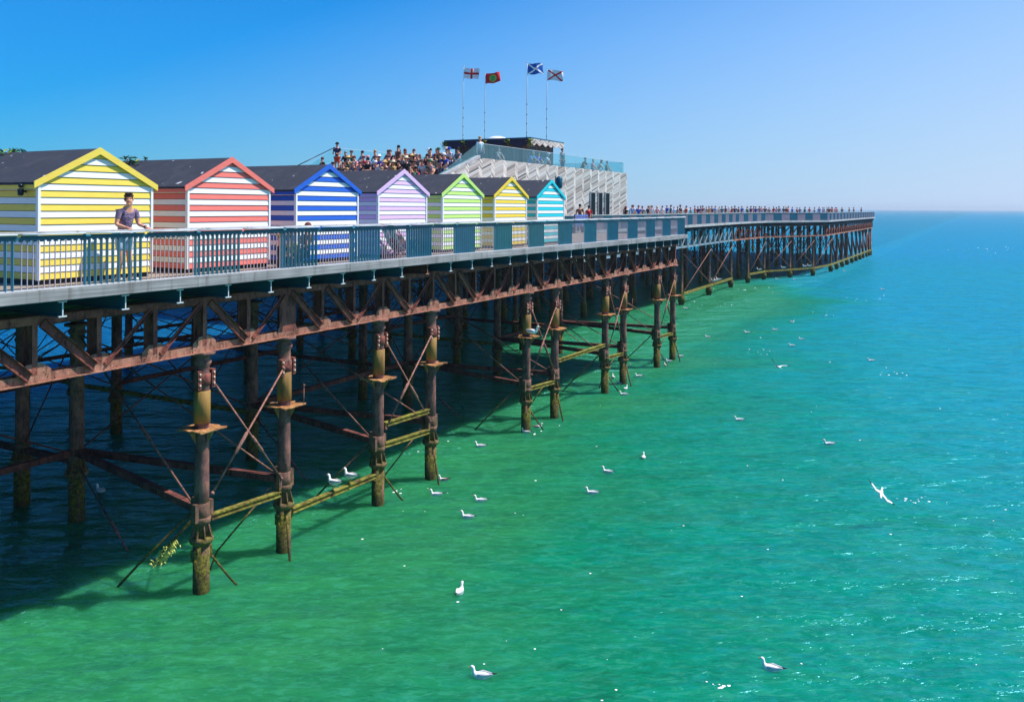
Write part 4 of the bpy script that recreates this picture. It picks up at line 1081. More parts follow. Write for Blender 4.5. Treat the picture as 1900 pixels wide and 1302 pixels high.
CLOTH = dict(navy=(28,38,80), black=(24,24,30), white=(235,235,238), blue=(30,80,190), teal=(24,120,140), red=(190,30,48), pink=(235,150,165), purple=(96,60,120), brown=(112,72,58), grey=(130,132,140), tan=(196,158,120), olive=(88,96,50), orange=(222,84,48), green=(40,110,70), cream=(225,210,180), yellow=(232,186,50), maroon=(110,30,50), lightblue=(120,170,220), straw=(214,184,120), denim=(60,84,130), blond=(190,150,90), auburn=(120,56,36), greyhair=(150,146,142))
def cloth(n): return flat('cloth_'+n, CLOTH[n])
def person(pose, loc, heading, shirt, legs, head, hc, label, group, scale=1.06, shorts=False, dark=False):
    P = POSES[pose]
    o = bpy.data.objects.new('person', P['body']); COL.objects.link(o); o.location = loc; o.rotation_euler = (0,0,heading); o.scale = (scale,)*3
    omat(o, M_SKIN2 if dark else M_SKIN); tag(o, label, 'person', group)
    def ch(n, key, m):
        c = bpy.data.objects.new(n, P[key]); COL.objects.link(c); c.parent = o; omat(c, m)
    ch('shirt', 'shirt', cloth(shirt)); ch('shorts' if shorts else 'trousers', 'shorts' if shorts else 'trousers', cloth(legs))
    if head in ('hair','long_hair'): ch('hair', head, cloth(hc))
    else:
        ch(head, head, cloth(hc)); ch('hair', 'hair', cloth('brown' if not dark else 'black')) if head == 'sun_hat' else None
    return o
HEADW = {'hair':'hair','long_hair':'long hair','sun_hat':'sun hat','cap':'cap'}
def dsc(c): return {'lightblue':'light blue','greyhair':'grey','straw':'straw','denim':'denim blue'}.get(c, c)
used_labels = set()
def ulabel(base, tail):
    l = base
    if l in used_labels: l = base + tail
    if l in used_labels: l = base + ', lower down'
    if l in used_labels: l = base + ', higher up'
    used_labels.add(l); return l
# the crowd on the seating steps: zoom pixel, pose, colours
ZX, ZY, ZS = 580, 230, 5.9375
crowd = [
 (268,250,'standing with hands together','navy','orange','cap','black',1),
 (602,275,'standing with hands together','black','grey','hair','black',1),
 (1138,255,'standing','black','navy','sun_hat','cream',1),
 (940,278,'standing','brown','black','hair','black',1),
 (120,405,'sitting','brown','denim','hair','brown',0),(165,438,'sitting','pink','black','long_hair','brown',0),
 (370,350,'sitting','black','grey','hair','greyhair',0),(435,345,'sitting','navy','denim','hair','blond',0),(500,350,'leaning forward on knees','pink','white','hair','auburn',0),
 (608,345,'sitting','navy','black','cap','navy',0),(740,352,'leaning forward on knees','grey','navy','hair','blond',0),(805,352,'sitting','white','cream','sun_hat','straw',0),
 (858,312,'sitting','black','brown','hair','brown',0),(893,328,'sitting','tan','maroon','sun_hat','cream',0),(962,305,'sitting','black','navy','long_hair','black',0),
 (1053,325,'leaning forward on knees','red','lightblue','long_hair','auburn',0),(1125,335,'sitting','black','black','hair','brown',0),(1195,378,'leaning forward on knees','grey','denim','hair','greyhair',0),
 (1300,318,'sitting','blue','black','hair','black',0),(1358,300,'sitting','tan','grey','hair','brown',0),(1405,308,'leaning forward on knees','olive','brown','cap','green',0),
 (1480,272,'sitting','red','maroon','sun_hat','cream',0),(1612,330,'leaning forward on knees','blue','tan','cap','white',0),(1662,278,'sitting','grey','navy','cap','black',0),
 (415,408,'holding a camera','green','denim','sun_hat','straw',0),(525,440,'sitting','lightblue','blue','hair','brown',0),(622,405,'sitting','purple','black','cap','pink',0),
 (680,462,'sitting','pink','purple','long_hair','black',0),(722,394,'leaning forward on knees','white','green','cap','white',0),(790,402,'leaning forward on knees','blue','white','sun_hat','white',0),
 (842,385,'sitting','purple','brown','long_hair','brown',0),(922,345,'shading eyes','yellow','black','hair','brown',0),(955,358,'sitting','blue','navy','hair','brown',0),
 (1078,402,'sitting','black','brown','hair','black',0),(1150,392,'holding a camera','navy','teal','sun_hat','brown',0),(1230,424,'leaning forward on knees','white','grey','cap','brown',0),
 (1293,388,'sitting','tan','pink','cap','white',0),(1335,396,'leaning forward on knees','pink','brown','hair','greyhair',0),(1478,390,'sitting','brown','maroon','sun_hat','straw',0),
 (1465,434,'sitting','purple','white','sun_hat','pink',0),(1522,405,'leaning forward on knees','black','brown','hair','brown',0),
 (345,472,'sitting','brown','tan','long_hair','brown',0),(392,482,'sitting','maroon','cream','hair','blond',0),(590,472,'sitting','maroon','purple','hair','brown',0),
 (702,490,'sitting','white','pink','hair','auburn',0),(1062,482,'leaning forward on knees','brown','white','hair','brown',0),(1112,470,'sitting','navy','black','long_hair','black',0),
 (1182,482,'sitting','tan','lightblue','long_hair','brown',0),(1250,502,'leaning forward on knees','green','olive','hair','brown',0),(1340,455,'sitting','navy','brown','hair','black',0),
 (1410,520,'leaning forward on knees','green','black','cap','green',0),(1482,500,'sitting','lightblue','purple','sun_hat','cream',0),(1530,462,'sitting','black','navy','cap','straw',0),
 (560,395,'sitting','lightblue','navy','hair','black',0),(640,440,'leaning forward on knees','orange','denim','cap','red',0),(765,440,'sitting','teal','tan','hair','blond',0),(815,470,'sitting','red','black','hair','auburn',0),(870,430,'leaning forward on knees','olive','grey','cap','brown',0),(905,470,'sitting','pink','denim','long_hair','blond',0),(1020,450,'sitting','grey','navy','cap','grey',0),(1095,365,'sitting','cream','brown','sun_hat','straw',0),(1270,450,'sitting','maroon','denim','hair','black',0),(1380,440,'sitting','lightblue','tan','hair','blond',0),(1440,350,'sitting','navy','grey','sun_hat','white',0),(1560,440,'leaning forward on knees','white','denim','cap','blue',0),(480,500,'sitting','teal','black','long_hair','auburn',0),(640,500,'sitting','grey','black','cap','black',0),
 (1010,360,'sitting','white','denim','hair','blond',0),(1565,395,'sitting','brown','denim','hair','black',0),(455,455,'sitting','grey','tan','hair','greyhair',0),
]
cr_ = random.Random(11); tops = ['navy','black','maroon','brown','denim','purple','grey','teal','green','white','blue','red']
for k in range(20):
    crowd.append((150+k*73+cr_.randint(-20,20), cr_.choice((430,455,480,505)) if k > 1 else 440, cr_.choice(('sitting','leaning forward on knees')), tops[(k*5+k//12) % 12], cr_.choice(('black','navy','brown','denim')),
                  ('hair','cap','long_hair')[k % 3], ('black','brown','auburn','blond')[(k//3) % 4], 0))
taken = []
crowd.sort(key=lambda c: c[0])
colcount = {}
def seat_place(px, py, standing):
    kx, kz = ray(px, py); hh = 1.66*1.06 if standing else .82*1.06
    best = None
    for r_ in range(0, 10):                     # step r: front edge at BS0-1.4*(r+1), top at BZ-.03-.42*(r+1)
        s = BS0 - 1.4*(r_+1) + (.10 if not standing else .5); z = DECK + BZ-.03-.42*(r_+1)
        if r_ < 0: z = DECK+BZ
        d = col_s(px, s); Y = L(s, d).y; zz = CAMZ + kz*Y
        err = abs(zz - (z+hh))
        if d < BD+.6: err += (BD+.6-d)*.6
        if d > BD2-.5: err += (d-BD2+.5)*.6
        for (s2, d2) in taken:
            if abs(s2-s) < .7 and abs(d2-d) < .46: err += .5
        if best is None or err < best[0]: best = (err, s, min(max(d, BD+.6), BD2-.5), z)
    taken.append((best[1], best[2])); return best[1:]
n = 0
for (zx, zy, pose, sh, lg, hd, hc, st) in crowd:
    s, d, z = seat_place(ZX+zx/ZS, ZY+zy/ZS, st)
    base = 'person in %s top with %s %s, %s on the steps' % (dsc(sh), dsc(hc), HEADW[hd], 'standing' if st else pose.replace(' forward on knees',' forward'))
    lb = ulabel(base, ', nearer the kiosk')
    person(pose, L(s, d, z), PZ+math.pi+rnd.uniform(-.45,.35), sh, lg, hd, hc, lb, 'spectators on the seating steps', shorts=(zx == 268), dark=rnd.random() < .15)
# people on the terrace behind the glass
terr = [(889.7,283,'standing','white','navy','hair','blond'),(923,289,'standing with hands together','grey','black','hair','brown'),(980.7,294,'standing','lightblue','navy','hair','greyhair'),
        (996.7,295,'standing with hands together','blue','grey','long_hair','brown'),(1007,297,'standing','white','tan','cap','white'),(1043,293,'standing','teal','navy','hair','black'),
        (1078,303,'standing','black','black','hair','black'),(1098,308,'standing with hands together','pink','denim','hair','blond'),(1107,309,'standing','cream','brown','long_hair','auburn'),(1124,310,'standing','green','grey','hair','brown')]
for i, (px, py, pose, sh, lg, hd, hc) in enumerate(terr):
    stand = px in (1043, 889.7); z = DECK+BZ-.5 if stand else DECK+BZ-.05
    d = BD+.75 if stand else BD+1.12; s = min(max(col_d(px, d), BS0+1.3), BS1-1.6)
    person('standing' if stand else 'sitting' if i % 2 else 'leaning forward on knees', L(s, d, z), PZ-math.pi/2 + rnd.uniform(-.3,.3) if not stand else rnd.uniform(-2.8,-.2), sh, lg, hd, hc, ulabel('person in %s top with %s %s, on the terrace behind the glass' % (dsc(sh), dsc(hc), HEADW[hd]), ' panels'), 'people on the roof terrace')
# people along the far deck
far = [(1162.5,386,'long_hair','auburn','black','sitting'),(1172.5,384,'hair','black','lightblue',''),(1175,381.5,'hair','brown','white',''),(1184,384.5,'hair','black','blue','sitting'),(1202.5,385,'long_hair','brown','navy','sitting'),(1206.5,384.5,'hair','blond','tan',''),
 (1209.5,384.5,'hair','brown','white',''),(1228.5,385,'hair','black','white','sitting'),(1237.5,382,'hair','brown','blue',''),(1244.5,381,'hair','black','teal',''),(1257.5,386,'hair','brown','purple','sitting'),(1263,382,'hair','black','black',''),
 (1281.5,387.5,'hair','brown','green','sitting'),(1289.5,383.5,'hair','brown','red',''),(1300.8,385,'hair','black','purple','sitting'),(1304,384,'hair','black','maroon',''),(1311,386,'hair','blond','brown','sitting'),(1316,385.5,'hair','brown','tan','sitting'),
 (1321.5,385,'hair','black','navy','sitting'),(1328,385,'hair','brown','lightblue','sitting'),(1346,384.5,'hair','brown','maroon',''),(1358,386,'hair','black','red','sitting'),(1363.5,384,'hair','black','navy',''),(1369.5,386.5,'hair','brown','olive','sitting'),
 (1377.6,384,'hair','brown','blue',''),(1393,384.5,'hair','black','purple',''),(1398,384.5,'hair','brown','tan',''),(1408.7,384,'hair','black','black',''),(1419.5,383.5,'hair','brown','maroon',''),(1427,387.5,'hair','brown','brown','sitting'),
 (1435.5,381,'hair','black','red',''),(1440,387,'hair','black','lightblue','sitting'),(1454,384.5,'hair','black','navy',''),(1463,385,'hair','brown','orange','sitting'),(1479,387.5,'hair','black','brown','sitting'),(1484,387.5,'hair','black','purple','sitting'),
 (1511,387.5,'hair','black','grey','sitting'),(1520,385,'hair','brown','blue',''),(1534.7,384.5,'hair','black','brown',''),(1538,386.5,'hair','brown','navy','sitting'),(1550,385,'hair','black','pink',''),(1556.5,384.3,'hair','black','black',''),
 (1562.6,386.5,'hair','brown','green','sitting'),(1567,386.5,'hair','black','red','sitting'),(1584,387,'hair','black','navy','sitting'),(1591,385.5,'hair','black','black',''),(1602.6,386.5,'hair','black','black','')]
far += [(1192,385.5,'hair','brown','grey',''),(1219,386,'sun_hat','straw','pink',''),(1250,386,'hair','blond','lightblue',''),(1273,385,'hair','black','orange',''),(1295,386,'hair','black','navy',''),(1334,386,'hair','blond','cream',''),
 (1340,385.5,'hair','black','teal',''),(1352,386,'cap','white','white',''),(1386,386,'hair','brown','green',''),(1403,386,'hair','black','blue',''),(1413,386,'hair','blond','pink',''),(1446,385.5,'hair','black','grey',''),
 (1459,386,'sun_hat','cream','navy',''),(1470,386.5,'hair','brown','blue',''),(1493,386.5,'hair','black','teal',''),(1502,387,'hair','brown','red',''),(1527,386.5,'hair','black','lightblue',''),(1543,386,'cap','navy','orange',''),(1574,386.5,'hair','blond','tan',''),(1598,387,'hair','brown','purple','')]
for i, (px, py, hd, hc, sh, mode) in enumerate(far):
    best = None; inset = 1.4 + (i*37 % 11)*.8
    for q in range(600, 1925, 2):
        s = q/10; d = far_d(s)+inset; p = L(s, d); xx = HX + FPX*p.x/p.y
        if best is None or abs(xx-px) < best[0]: best = (abs(xx-px), s, d)
    _, s, d = best
    pose = ['standing','striding','standing with hands together'][i % 3]
    lg = ['denim','black','navy','tan','grey'][i*3 % 5]
    seg = 'just past the timber building' if px < 1270 else 'over the pale lattice' if px < 1350 else 'over the arched girder' if px < 1420 else 'where the pier head widens' if px < 1545 else 'by the outer end'
    lb = ulabel('person in %s top with %s %s, %s' % (dsc(sh), dsc(hc), HEADW[hd], seg), ', further out')
    lb = lb.replace('black top with black hair, by the outer end', 'black coat with black hair, last at the outer end') if px > 1600 else lb
    P = L(s, d, DECK); zh = CAMZ + ray(px, py-1.5)[1]*P.y
    person(pose, P, PZ+rnd.uniform(-3,3), sh, lg, hd, hc, lb, 'people along the far railing', min(1.08, max(.74, (zh-DECK)/1.70)))
# pair beside the blue bench in front of the timber building
s = col_d(1076, 7.3); person('standing', L(s, 7.3, DECK), PZ+.6, 'brown', 'denim', 'hair', 'black', 'person in brown jacket standing behind the blue bench', 'pair by the blue bench', 1.03)
s2 = col_d(1092.5, 7.3); person('standing', L(s2, 7.3, DECK), PZ+.9, 'red', 'black', 'hair', 'black', 'person in bright red jacket by the blue bench and dark doorways', 'pair by the blue bench', .98)
sb = col_d(1066, 6.6); sb2 = col_d(1090, 6.6)
bench = thing('bench', 'blue painted high-backed bench in front of the pair past the turquoise hut', 'bench', L(sb, 6.6, DECK), PZ)
M_BB = paint('faded_blue_paint', (92,112,178), .5, .15, 4)
MB().box(0, sb2-sb, 0, .42, .40, .45).build('seat', M_BB, bench)
for i in range(4): MB().box(0, sb2-sb, -.05, -.01, .52+.17*i, .65+.17*i).build('back_slat', M_BB, bench)
for x in (.1, sb2-sb-.1): MB().box(x-.04, x+.04, -.01, .38, 0, .398).box(x-.04, x+.04, -.009, .05, .4, 1.2).build('leg', M_DARK, bench)

# ---------------------------------------------------------------- the man at the rail
def main_man():
    J = dict(BASE)
    J.update(pel=(-.08,0,.95), wai=(-.05,0,1.09), che=(.0,0,1.27), nb=(.045,0,1.425), nk=(.07,.0,1.50), hl=(.105,-.01,1.56), ht=(.095,-.012,1.655),
             rs=(.03,-.185,1.385), re=(.02,-.245,1.13), rw=(.235,-.19,1.07), ls=(.04,.185,1.39), le=(.06,.24,1.13), lw=(.27,.235,1.075),
             rp=(-.08,-.09,.88), rk=(-.03,-.10,.49), ra=(-.10,-.11,.085), rt=(.06,-.13,.035), lp=(-.08,.09,.88), lk=(-.02,.09,.49), la=(-.02,.11,.085), lt=(.14,.13,.035))
    J['rh'] = (.30,-.185,1.06); J['lh'] = (.335,.225,1.062)
    rad = dict(RAD); rad.update(rh=(.038,.02), lh=(.038,.02), hl=(.066,.062), ht=(.088,.078), nk=.052, lk=.06, rk=.06)
    body = sub_skin('b', J, KEYS, 0, 2, rad)
    fingers = [body]
    for sg, (hx, hy_, hz) in ((-1, J['rh']), (1, J['lh'])):
        for i, ln in enumerate((.070,.078,.073,.058)):
            y = hy_ + (i-1.5)*.020
            pts = [(hx+.01,y,hz-.002),(hx+.045,y*1.0,hz+.004),(hx+.045+ln*.45,y,hz-.012),(hx+.04+ln*.6,y,hz-.045)]
            fingers.append(skin('f', pts, [(0,1),(1,2),(2,3)], [.0115,.010,.009,.0075], 1))
        ty = hy_ - sg*.04
        fingers.append(skin('t', [(hx-.005,hy_-sg*.018,hz-.004),(hx+.022,ty,hz-.01),(hx+.045,ty-sg*.012,hz-.028)], [(0,1),(1,2)], [.014,.011,.009], 1))
    # nose, brow, chin and ears
    hx, hy_, hz = J['ht']
    def turn(m, a=-.62, tip=.10):
        ca, sa = math.cos(a), math.sin(a)
        m.v = [(hx-.01+(x-hx+.01)*ca-(y-hy_)*sa, hy_+(x-hx+.01)*sa+(y-hy_)*ca, z-tip*(x-hx)) for x, y, z in m.v]; return m
    mb = MB(); mb.loft([((hx+.078,hy_,hz-.01),.010,.008),((hx+.098,hy_,hz-.045),.014,.013),((hx+.082,hy_,hz-.062),.016,.008)], 8)
    mb.ball((hx+.052,hy_,hz-.118), .03, .03, .022, 8, 6); mb.loft([((hx+.068,hy_-.05,hz+.006),.008,.008),((hx+.082,hy_,hz+.010),.01,.009),((hx+.068,hy_+.05,hz+.006),.008,.008)], 6, side=(0,0,1))
    for sg in (-1,1): mb.ball((hx-.0,hy_+sg*.082,hz-.03), .018, .010, .03, 8, 6)
    fingers.append(turn(mb).mesh('face', None))
    me = merge_meshes('person', fingers, M_SKIN)
    s = 20.55; d = .50
    o = put('person', me, None, L(s, d, DECK), PZ-math.pi/2); o.scale = (1.06,)*3
    tag(o, 'man in mauve t-shirt and pale shorts with hands on the railing by the yellow hut', 'person')
    # t-shirt
    J2 = dict(J); J2['le'] = lerp(J['ls'], J['le'], .66); J2['re'] = lerp(J['rs'], J['re'], .66)
    r2 = dict(rad); r2['le'] = .047; r2['re'] = .047; r2['nb'] = .060; r2['pel'] = (.135,.12); r2['wai'] = (.13,.11); r2['che'] = (.16,.12); r2['ls'] = .053; r2['rs'] = .053
    t = NT('mauve_tshirt'); ob = t.obj()
    c = t.ramp(t.noise(ob, 9, 4), (.35, lin((112,92,126))), (.7, lin((160,140,160))))
    t.bump(t.noise(t.mapping(ob, (3,3,9), (0,.6,0)), 3.0, 3, .5, 1.0), .9, .05)
    mt = t.fin(c, .8, 0, .2)
    def sm(m, mat, name):
        m.materials.clear(); m.materials.append(mat)
        for p in m.polygons: p.material_index = 0; p.use_smooth = True
        return put(name, m, o)
    sm(sub_skin('tee', J2, ['pel','wai','che','nb','ls','le','rs','re'], .012, 2, r2), mt, 't_shirt')
    J3 = dict(J); J3['lk'] = lerp(J['lp'], J['lk'], .80); J3['rk'] = lerp(J['rp'], J['rk'], .80); r3 = dict(rad); r3['lk'] = .078; r3['rk'] = .078
    sm(sub_skin('sh', J3, ['pel','lp','lk','rp','rk'], .016, 2, r3), paint('pale_blue_shorts', (176,196,226), .8, .1, 9), 'shorts')
    # hair, sunglasses pushed up, watch, shoes
    mb = MB(); mb.ball((hx-.036,hy_,hz+.034), .086, .087, .080, 16, 10); mb.ball((hx-.042,hy_,hz-.028), .070, .084, .075, 14, 8)
    for i in range(9): a = -1.2+.3*i; mb.ball((hx+.030*math.cos(a), hy_+.055*math.sin(a), hz+.092), .028, .024, .018, 7, 5)
    sm(turn(mb).mesh('hair', None), M_HAIR, 'hair')
    mb = MB()
    for sg in (-1,1): mb.ball((hx+.055,hy_+sg*.034,hz+.100), .016, .026, .012, 10, 6); mb.tube([(hx+.05,hy_+sg*.06,hz+.095),(hx-.02,hy_+sg*.097,hz+.03)], .004, 5)
    mb.tube([(hx+.06,hy_-.012,hz+.102),(hx+.06,hy_+.012,hz+.102)], .004, 5); sm(turn(mb).mesh('sunglasses', None), M_DARK, 'sunglasses')
    mb = MB()
    for sg in (-1,1): mb.ball((hx+.078,hy_+sg*.03,hz-.012), .008, .012, .006, 8, 6)
    sm(turn(mb).mesh('eyes', None), M_DARK, 'eyes')
    mb = MB(); mb.loft([((hx+.078,hy_-.024,hz-.082),.005,.006),((hx+.084,hy_,hz-.080),.006,.007),((hx+.078,hy_+.024,hz-.082),.005,.006)], 6, side=(0,0,1)); sm(turn(mb).mesh('mouth', None), flat('lips', (176,96,88)), 'mouth')
    w = Vector(J['lw']); mb = MB(); mb.tube([w-Vector((.012,0,-.004)), w+Vector((.014,0,-.004))], .037, 12); sm(mb.mesh('watch', None), M_DARK, 'watch')
    for k in ('r','l'):
        a = Vector(J[k+'a']); tt = Vector(J[k+'t']); mb = MB()
        mb.loft([(a+Vector((-.055,0,-.045)),.032,.03),(a+Vector((0,0,-.04)),.045,.05),(a.lerp(tt,.55)+Vector((0,0,-.018)),.05,.038),(tt+Vector((.02,0,-.004)),.046,.028),(tt+Vector((.06,0,-.008)),.02,.014)], 12)
        sm(mb.mesh('shoe', None), paint('white_trainers', (230,228,226), .6, .1, 20), 'shoe')
main_man()

# ---------------------------------------------------------------- deckchair, sitters on the deck
def canvas():
    t = NT('striped_deckchair_canvas'); x = t.xyz(t.obj())
    k = t.math('FRACT', t.math('DIVIDE', t.math('ADD', x[1], 5.0), .26))
    c = t.ramp(k, (.0, (.02,.05,.25)), (.25, (.01,.42,.40)), (.5, (.75,.78,.75)), (.6, (.02,.05,.25)), (.8, (.02,.45,.35)))
    return t.fin(c, .8, 0, .2)
sC = col_d(742, .62)
dc = thing('deckchair', 'wooden deckchair with teal and blue striped canvas behind the railing by the lavender hut', 'deckchair', L(sC, .62, DECK), PZ)
mw = flat('varnished_wood', (172,120,92))
for y in (-.28, .28):
    MB().beam((-.62,y,.98),(.42,y,.02), .045, .03, (0,1,0)).build('long_rail', mw, dc)
    MB().beam((-.55,y*.9,.02),(.52,y*.9,.50), .045, .03, (0,1,0)).build('seat_rail', mw, dc)
    MB().beam((-.62,y*.8,.02),(-.25,y*.8,.62), .035, .025, (0,1,0)).build('prop', mw, dc)
MB().tube([(-.62,-.3,.98),(-.62,.3,.98)], .02, 8).tube([(.52,-.28,.5),(.52,.28,.5)], .02, 8).tube([(-.58,-.26,.04),(-.58,.26,.04)], .02, 8).build('crossbar', mw, dc)
mb = MB(); vs = []; fs = []; pts = [(-.62,.99),(-.5,.74),(-.33,.48),(-.12,.30),(.12,.25),(.34,.34),(.52,.51)]
for x, z in pts: vs += [(x,-.24,z),(x,.24,z),(x,.24,z-.012),(x,-.24,z-.012)]
for i in range(len(pts)-1):
    a = 4*i
    for k in range(4): fs.append((a+k, a+(k+1)%4, a+4+(k+1)%4, a+4+k))
mb.add(vs, fs, 0, True); mb.build('canvas', canvas(), dc)
J = {}
J.update(pel=(0,0,.16), wai=(-.12,0,.25), che=(-.27,0,.40), nb=(-.38,0,.56), nk=(-.41,0,.63), hl=(-.42,0,.70), ht=(-.44,0,.79))
for p, sg in (('l',1),('r',-1)): J.update({p+'s':(-.35,.17*sg,.52), p+'e':(-.14,.22*sg,.34), p+'w':(.1,.12*sg,.36), p+'h':(.17,.08*sg,.37), p+'p':(.04,.09*sg,.15), p+'k':(.42,.12*sg,.36), p+'a':(.66,.12*sg,.0), p+'t':(.80,.12*sg,.0)})
POSES['reclining'] = make_pose(**J)
for m in POSES['reclining'].values():
    if m is not None and not len(m.materials): m.materials.append(None)
person('reclining', L(sC+.02, .62, DECK+.13), PZ, 'maroon', 'navy', 'hair', 'auburn', 'person in maroon top reclining in the striped deckchair', None)
J = sit(-.06, .15, (.25,.18), .36, .42, .0, .12)
POSES['on the deck'] = make_pose(**J)
for m in POSES['on the deck'].values():
    if m is not None and not len(m.materials): m.materials.append(None)
sA = col_d(522, .55); person('on the deck', L(sA, .50, DECK+.01), PZ-.3, 'black', 'black', 'hair', 'blond', 'fair-haired person in black sitting on the deck behind the railing', 'people sitting low behind the railing', .95)
sB = col_d(541, .6); person('on the deck', L(sB, .62, DECK+.01), PZ+.4, 'yellow', 'black', 'hair', 'brown', 'person in yellow top sitting on the deck in front of the blue hut', 'people sitting low behind the railing', .95)
sB = col_d(555, .6); person('on the deck', L(sB+.25, .62, DECK+.22), PZ+2.8, 'maroon', 'denim', 'hair', 'auburn', 'person in maroon top sitting low in front of the blue hut', 'people sitting low behind the railing', 1.0)

# ---------------------------------------------------------------- lamp post by the last hut, leafy plants behind the huts
sl2 = (hs_[6]+HW+.35)
lp = thing('lamp_post', 'thin dark lamp post at the corner of the turquoise hut', 'lamp post', L(sl2, 1.6, DECK), PZ)
MB().tube([(0,0,0),(0,0,3.05)], [.05,.03], 8).build('post', M_DARK, lp)
MB().lathe([(.05,-.3),(.14,-.25),(.16,.2),(.05,.28)], 12, (.0,-.18,2.75)).build('lamp_head', M_TEALD, lp)
MB().beam((0,0,2.6),(0,-.18,2.6), .03, .03).beam((0,0,2.2),(-.25,-.2,2.1), .03, .03).build('bracket', M_DARK, lp)
def plant(px, py, s, label, sc=1.0, n=46, lean=0):
    d = col_s(px, s); P = L(s, d, DECK); z = CAMZ + ray(px, py)[1]*P.y - DECK
    p = thing('leafy_shrub', label, 'shrub', P, 0, 'potted shrubs behind the huts')
    r = random.Random(int(px)); MB().lathe([(.2,0),(.28,.5),(.3,.5),(.27,.46)], 14).build('pot', flat('terracotta', (150,84,60)), p)
    mb = MB(); tips = []
    for k in range(5):
        a = r.random()*6.3; t = Vector((math.cos(a)*.18+lean*.2, math.sin(a)*.18, z-.05-r.random()*.25)); tips.append(t); mb.tube([(0,0,.4), (t.x*.4, t.y*.4, z*.6), t], [.03,.02,.01], 6)
    mb.build('stem', mw, p)
    mb = MB()
    for _ in range(n*4):
        t = r.choice(tips); c = t + Vector((r.gauss(0,.14)*sc, r.gauss(0,.14)*sc, -abs(r.gauss(0,.22))+.04)); a = r.random()*6.3; l = .085*sc
        u = Vector((math.cos(a)*l, math.sin(a)*l, r.uniform(-.02,.07))); w_ = Vector((-math.sin(a)*.035, math.cos(a)*.035, r.uniform(-.02,.02)))
        mb.add([c-u, c-u*.2+w_, c+u, c-u*.2-w_], [(0,1,2,3)], 0 if r.random() < .75 else 1)
    mb.build('foliage', [M_LEAF, M_LEAF2], p)
plant(8, 271, hs_[0]+HW/2, 'leafy shrub tip showing above the far left end of the yellow hut roof', .7)
d_ = None
plant(247, 290, hs_[1]+HW*.45, 'leafy shrub showing over the roof of the coral hut, above the yellow gable', 1.0)

# ---------------------------------------------------------------- seaweed on the hanging rod
def seaweed():
    p0 = on_z(285, 1047, 0.0); r = random.Random(2); mb = MB()
    base = L(COLS[0], .75, 0); a = Vector(p0); b = Vector(on_z(320, 1004, .55))
    for _ in range(240):
        f = r.random(); c = a.lerp(b, f) + Vector((r.gauss(.04,.055), r.gauss(0,.055), r.gauss(-.03,.05)))
        an = r.random()*6.3; l = .05; u = Vector((math.cos(an)*l, math.sin(an)*l, r.uniform(-.06,.02)))
        mb.tube([c, c+u*.6, c+u*1.3+Vector((0,0,-.02))], [.011,.013,.006], 5)
    o = mb.build('seaweed', paint('seaweed_yellow', (238,236,130), .6, .3, 25)); tag(o, 'clump of pale yellow green seaweed caught on a rod at the waterline', 'seaweed')
    rd = MB().tube([a-Vector((.05,0,.3)), a.lerp(b,.5), b, on_z(362, 958, 1.35)], .032, 7).build('hanging_rod', M_COLUMN)
    tag(rd, 'slanting iron rod dipping into the water with seaweed on it', 'rod')
seaweed()

# ---------------------------------------------------------------- gulls
def gull_mesh(kind):
    """floating gull facing +x, waterline at z=0; about 0.5 long. kind: swim / stand"""
    parts = {}
    up = .0 if kind == 'swim' else .13
    mb = MB(); z = .045+up
    mb.loft([((-.27,0,z+.055),.012,.008),((-.2,0,z+.035),.045,.03),((-.1,0,z+.01),.085,.07),((.0,0,z),.098,.085),((.09,0,z+.005),.088,.085),((.15,0,z+.035),.062,.062),((.178,0,z+.085),.040,.042),((.183,0,z+.135),.034,.035),((.195,0,z+.175),.037,.040),((.225,0,z+.19),.036,.036),((.255,0,z+.183),.02,.02)], 14)
    parts['body'] = mb
    w = MB()
    for sg in (-1,1): w.loft([((.08,sg*.078,z+.035),.02,.035),((-.02,sg*.085,z+.045),.026,.055),((-.14,sg*.06,z+.055),.022,.038),((-.25,sg*.025,z+.075),.012,.018),((-.33,sg*.008,z+.09),.005,.006)], 10)
    parts['wing'] = w
    t = MB()
    for sg in (-1,1): t.loft([((-.24,sg*.02,z+.078),.013,.014),((-.31,sg*.012,z+.09),.012,.010),((-.38,sg*.002,z+.105),.004,.004)], 8)
    parts['wing_tip'] = t
    k = MB().loft([((.25,0,z+.182),.014,.014),((.29,0,z+.175),.010,.011),((.315,0,z+.163),.003,.004)], 8); parts['beak'] = k
    e = MB()
    for sg in (-1,1): e.ball((.232,sg*.032,z+.198), .007, .005, .007, 6, 5)
    parts['eyes'] = e
    if kind == 'stand':
        lg = MB()
        for sg in (-1,1): lg.tube([(.0,sg*.035,.12),(.0,sg*.035,.0)], .007, 6).loft([((.0,sg*.035,.004),.008,.004),((.05,sg*.035,.004),.024,.003)], 6)
        parts['legs'] = lg
    return parts
GM = {}
for kd in ('swim', 'stand'):
    GM[kd] = {k: m.mesh(k, M_GW) for k, m in gull_mesh(kd).items()}
    for m in GM[kd].values():
        bm = bmesh.new(); bm.from_mesh(m); bmesh.ops.recalc_face_normals(bm, faces=bm.faces); bm.to_mesh(m); bm.free()
GCOL = dict(body=M_GW, wing=M_GG, wing_tip=M_GB, beak=M_GY, eyes=M_GB, legs=M_GY)
def gull(loc, head, label, kind='swim', sc=1.0, dark=False, group='gulls floating on the water'):
    o = bpy.data.objects.new('seagull', GM[kind]['body']); COL.objects.link(o); o.location = loc; o.rotation_euler = (0,0,head); o.scale = (sc,)*3
    tag(o, label, 'seagull', group)
    for k, m in GM[kind].items():
        if k == 'body': continue
        c = bpy.data.objects.new(k, m); COL.objects.link(c); c.parent = o; omat(c, M_GM if (dark and k == 'wing') else GCOL[k])
